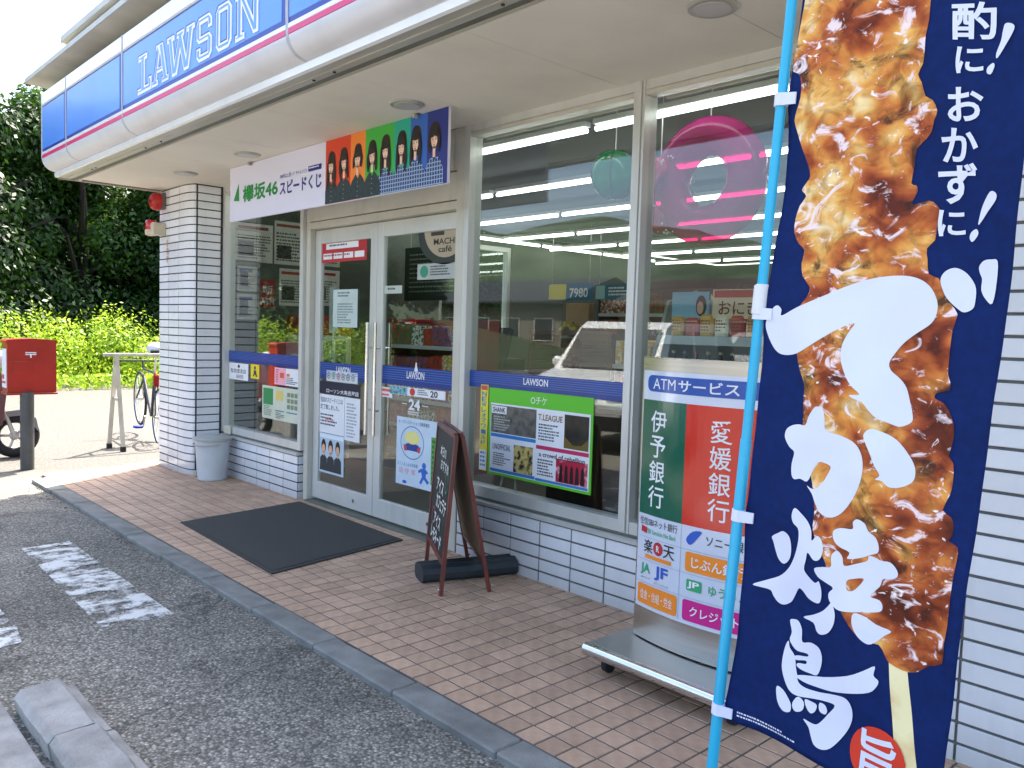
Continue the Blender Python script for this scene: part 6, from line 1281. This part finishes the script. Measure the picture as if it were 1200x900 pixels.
# hill terrain
HG = mat('hill_ground', (.035, .055, .02), .95, c2=(.02, .032, .012), scale=.3)
def terrain(name, xs_, ys_, fn, m):
    s_ = MB(); nx, ny = len(xs_), len(ys_)
    for y in ys_:
        for x in xs_: s_.v.append((x, y, fn(x, y)))
    for j in range(ny-1):
        for i in range(nx-1): k = j*nx+i; s_.f.append((k, k+1, k+nx+1, k+nx))
    return tag(s_.build(name, m, fix=False, smooth=True), kind='structure')
hillz = lambda x, y: GZ-.1+max(0, min(6, (-23-x)*.14))
terrain('wooded_hill', [-22-3*k for k in range(20)], [-40+5*k for k in range(26)], hillz, HG)
def tree_proto(seed, H, Rr, m):
    r_ = random.Random(seed); t = thing('tree', 'x', 'tree', (0, 0, 0))
    s_ = MB(); s_.tube([(0, 0, -.3), (.1, .05, H*.3), (.05, -.1, H*.6), (0, 0, H*.85)], [.17, .13, .09, .04], 9)
    for k in range(7):
        a = r_.uniform(0, 6.28); z = H*r_.uniform(.25, .6); s_.tube([(0, 0, z), (math.cos(a)*Rr*.4, math.sin(a)*Rr*.4, z+H*.12), (math.cos(a)*Rr*.75, math.sin(a)*Rr*.75, z+H*.2)], [.1, .06, .02], 6)
    s_.build('trunk', BARK, t, local=True, smooth=True)
    c_ = MB(); lob = []
    for k in range(40):
        a = r_.uniform(0, 6.28); z = r_.uniform(.06, .97); rr = Rr*math.sqrt(max(.05, 1-((z-.42)/.58)**2))*r_.uniform(.3, .95); lob.append((Vector((rr*math.cos(a), rr*math.sin(a), H*z)), r_.uniform(.5, 1.0)*Rr*.36))
    for (c, rad) in lob:
        for q in range(950):
            v = Vector((r_.gauss(0, 1), r_.gauss(0, 1), r_.gauss(0, 1))).normalized(); p = c+v*rad*(r_.random()**.35)*Vector((1, 1, .75)).length/1.6
            leaf(c_, p, (v+Vector((r_.uniform(-.8, .8), r_.uniform(-.8, .8), r_.uniform(-.2, 1)))).normalized(), r_.uniform(.05, .1), r_)
    link('crown', fastbuild(c_, 'crown'), m, t); return t
pros = [tree_proto(11, 6.0, 2.7, TRM[0]), tree_proto(12, 6.6, 2.8, TRM[1]), tree_proto(13, 5.6, 2.5, TRM[2]), tree_proto(14, 7.0, 2.9, TRM[0])]
tr_ = random.Random(5); used = set()
kinds = ['dark green broad tree', 'mid green tall tree', 'pale green smaller tree', 'dark green tallest tree']
tsp = []
for row, (x, n0) in enumerate(((-23.8, 15), (-27.5, 15), (-32, 14), (-38, 13), (-44, 12))):
    for k in range(n0): tsp.append((row, x+tr_.uniform(-1.2, 1.2), -13+k*2.8+tr_.uniform(-1, 1)+(1.5 if row % 2 else 0)))
ordn = [*[],'first', 'second', 'third', 'fourth', 'fifth', 'sixth', 'seventh', 'eighth', 'ninth', 'tenth', 'eleventh', 'twelfth', 'thirteenth', 'fourteenth', 'fifteenth']
cnt = {}
for row, x, y in tsp:
    k = tr_.choice((0, 1, 2, 3)) if row > 1 else tr_.choice((0, 3, 0, 3, 1))  # front rows mostly take the dark leaves that stand in for shade
    t = pros[k] if k not in used else copy_tree(pros[k]); used.add(k)
    sc_ = tr_.uniform(.85, 1.2); t.location = (x, y, hillz(x, y)-.2); t.scale = (sc_, sc_, sc_*tr_.uniform(.9, 1.1)); t.rotation_euler = (0, 0, tr_.uniform(0, 6.28)); WL[t.name] = Vector(t.location)
    i = cnt[row] = cnt.get(row, 0)+1
    tag(t, kinds[k]+', '+ordn[i-1]+' from the left in the '+('front', 'second', 'third', 'fourth', 'rearmost')[row]+' row on the hill', 'tree', 'trees on the wooded hill')
for k in range(4):
    if k not in used: bpy.data.objects.remove(pros[k])
# far ridge across the road, seen mirrored in the glass
RID = mat('far_woods', (.045, .075, .03), .95, c2=(.022, .04, .016), scale=.12, detail=9, bump=.8, bscale=.4)
rz_ = lambda x, y: GZ-.2+max(0, min(1, (-y-70)/110))*(33+9*noise.noise(Vector((x*.012, y*.012, 0)))+3.5*noise.noise(Vector((x*.06, y*.06, 2)))+(-x-180)*.085*(1 if x > -260 else .9))
terrain('far_ridge', [-420+8*k for k in range(80)], [-66-8*k for k in range(30)], lambda x, y: max(GZ-.3, rz_(x, y)), RID)

# ---------------------------------------------------------------- things across the car park, seen mirrored in the glass
def van(name, label, loc, rz, c):
    t = thing(name, label, 'van', loc, rz); BM = mat(c[0], c[1], .22, coat=.6); GLS = mat('car_glass', (.015, .02, .022), .06, coat=.4)
    s_ = MB(); P2 = [(-1.68, .28), (1.62, .28), (1.68, .6), (1.6, .86), (1.1, .98), (.62, 1.52), (.45, 1.6), (-1.5, 1.62), (-1.66, 1.5), (-1.7, .7)]
    s_.prism(P2, -.72, .72, 'y'); s_.v = [(p[0], p[1]*(1 if p[2] < 1.0 else .86), p[2]) for p in s_.v]; s_.build('body', BM, t, local=True)
    s_ = MB(); s_.add([(1.1, -.62, 1.0), (1.1, .62, 1.0), (.66, .58, 1.5), (.66, -.58, 1.5)], [(0, 1, 2, 3)]); s_.v = [(p[0]+.012, p[1], p[2]+.008) for p in s_.v]; s_.build('windscreen', GLS, t, local=True)
    for sy in (-1, 1):
        for (a, b) in ((-.15, .8), (-.95, -.22), (-1.6, -1.02)):
            s_ = MB(); s_.add([(a, sy*.715, 1.02), (b, sy*.715, 1.02), (min(b, .45) if b > .5 else b, sy*.632, 1.5), (a, sy*.632, 1.5)], [(0, 1, 2, 3)]); s_.build('window', GLS, t, local=True)
        s_ = MB(); s_.box(1.55, 1.7, sy*.48-.14, sy*.48+.14, .66, .82, .03); s_.build('headlight', mat('lamp_glass', (.6, .62, .64), .1), t, local=True)
        s_ = MB(); s_.box(-1.72, -1.64, sy*.62-.06, sy*.62+.06, .7, 1.1, .02); s_.build('tail_light', ink('#9a1512', .15), t, local=True)
        s_ = MB(); s_.ball((.86, sy*.82, 1.05), .1, 10, 8, (.5, .8, .8)); s_.build('mirror', BM, t, local=True, smooth=True)
        for f in (1.05, -1.1):
            s_ = MB(); s_.lathe([(.18, -.09), (.27, -.085), (.285, 0), (.27, .085), (.18, .09)], (f, sy*.68, .285), 24, 'y'); w_ = s_.build('wheel', RUB, t, local=True, smooth=True)
            s_ = MB(); s_.lathe([(.0, .095), (.16, .09), (.17, .085)], (f, sy*.68, .285), 20, 'y')
            if sy < 0: s_.v = [(p[0], 2*(sy*.68)-p[1], p[2]) for p in s_.v]
            s_.build('hubcap', CAST, w_, local=True, smooth=True)
    s_ = MB(); s_.box(1.6, 1.72, -.6, .6, .3, .5, .03); s_.build('bumper', BLACKP, t, local=True); s_ = MB(); s_.box(1.7, 1.728, -.17, .17, .42, .58); s_.build('number_plate', ink('#cfcfc4'), t, local=True)
    return t
van('white_van', 'white compact van parked facing the shop, mirrored in the middle window', (-7.0, -5.6, GZ), R(78), ('van_white', (.78, .79, .8)))
van('white_delivery_van', 'small white delivery van far across the car park, mirrored in the door', (-24.5, -15.0, GZ), R(20), ('van_white', (.78, .79, .8)))
van('silver_van', 'silver compact van parked across the lot, mirrored in the right window', (-11.5, -16.5, GZ), R(170), ('van_silver', (.45, .46, .48)))
pw = thing('utility_pole', 'tall concrete utility pole with cross arms across the car park', 'utility pole', (-14.6, -15, GZ))
s_ = MB(); s_.tube([(-14.6, -15, GZ), (-14.6, -15, 10)], [.17, .11], 14); s_.build('shaft', CONC, pw, smooth=True)
for z in (9.5, 8.6): s_ = MB(); s_.box(-15.5, -13.7, -15.06, -14.94, z, z+.1); s_.build('cross_arm', STEEL, pw)
s_ = MB(); s_.lathe([(.22, 7.2), (.24, 7.25), (.24, 8.0), (.2, 8.05)], (-14.6, -14.7, 0), 16); s_.build('transformer', GRY, pw, smooth=True)
for j, (dx, z) in enumerate(((-.85, 9.65), (.85, 9.65), (-.8, 8.75), (0, 6.9))):
    s_ = MB(); s_.tube([(-80+130*k/24+dx, -15-.12*(-80+130*k/24+14.6), z+.000+.0035*((130*k/24-65.4)**2)/65*.6) for k in range(25)], .012, 5); s_.build('wire', BLACKP, pw)
def house(name, label, x0, x1, y0, y1, h, wallc, roofc, board=None):
    t = thing(name, label, 'house', ((x0+x1)/2, (y0+y1)/2, GZ)); wm = mat('wall_'+wallc, wallc, .85, c2=wallc, scale=2)
    s_ = MB(); s_.box(x0, x1, y0, y1, GZ, h); s_.build('wall', wm, t)
    s_ = MB(); s_.prism([(y1+.5, h-.05), (y1+.5, h+.06), ((y0+y1)/2, h+1.5), (y0-.5, h+.06), (y0-.5, h-.05)], x0-.5, x1+.5, 'x'); s_.build('roof', mat('roof_'+roofc, roofc, .6, c2=roofc, scale=3, stretch=(30, 1, 1)), t)
    n = max(2, int((x1-x0)/2.4))
    for k in range(n):
        a = x0+(x1-x0)*(k+.22)/n; b = x0+(x1-x0)*(k+.78)/n
        for z in ([1.0] if h < 4 else [1.0, 3.6]):
            s_ = MB(); s_.box(a, b, y1, y1+.04, z, z+1.2); f_ = s_.build('window', ALUW, t); s_ = MB(); s_.box(a+.06, b-.06, y1+.041, y1+.05, z+.06, z+1.14); s_.build('pane', mat('house_glass', (.03, .04, .045), .08), f_)
    s_ = MB(); s_.box((x0+x1)/2-.45, (x0+x1)/2+.45, y1+.05, y1+.1, GZ, 2.0); s_.build('door', DKW, t)
    return t
house('grey_house', 'low grey house with dark roof across the road, mirrored in the glass', -39, -29, -34, -27, 3.0, '#6f6a60', '#24282c')
house('cream_house', 'cream house with brown roof across the road', -27, -19, -36, -29, 2.9, '#7a6f5c', '#35261f')
house('white_house', 'low grey white house with blue grey roof at the right across the road', -14, -4, -34, -27, 3.0, '#8a8a84', '#2c343c')
vd = thing('vending_machine', 'red drink vending machine across the car park, mirrored in the door', 'vending machine', (-28.5, -17.5, GZ))
s_ = MB(); s_.box(-29, -28, -18, -17.2, GZ, 1.83, .03); s_.build('cabinet', ink('#b01c1c', .3), vd); s_ = MB(); s_.box(-28.9, -28.1, -17.2, -17.19, .95, 1.7); s_.build('display', mat('display', (.5, .55, .58), .1), vd); s_ = MB(); s_.box(-28.85, -28.3, -17.2, -17.18, .3, .5); s_.build('hatch', BLACKP, vd)
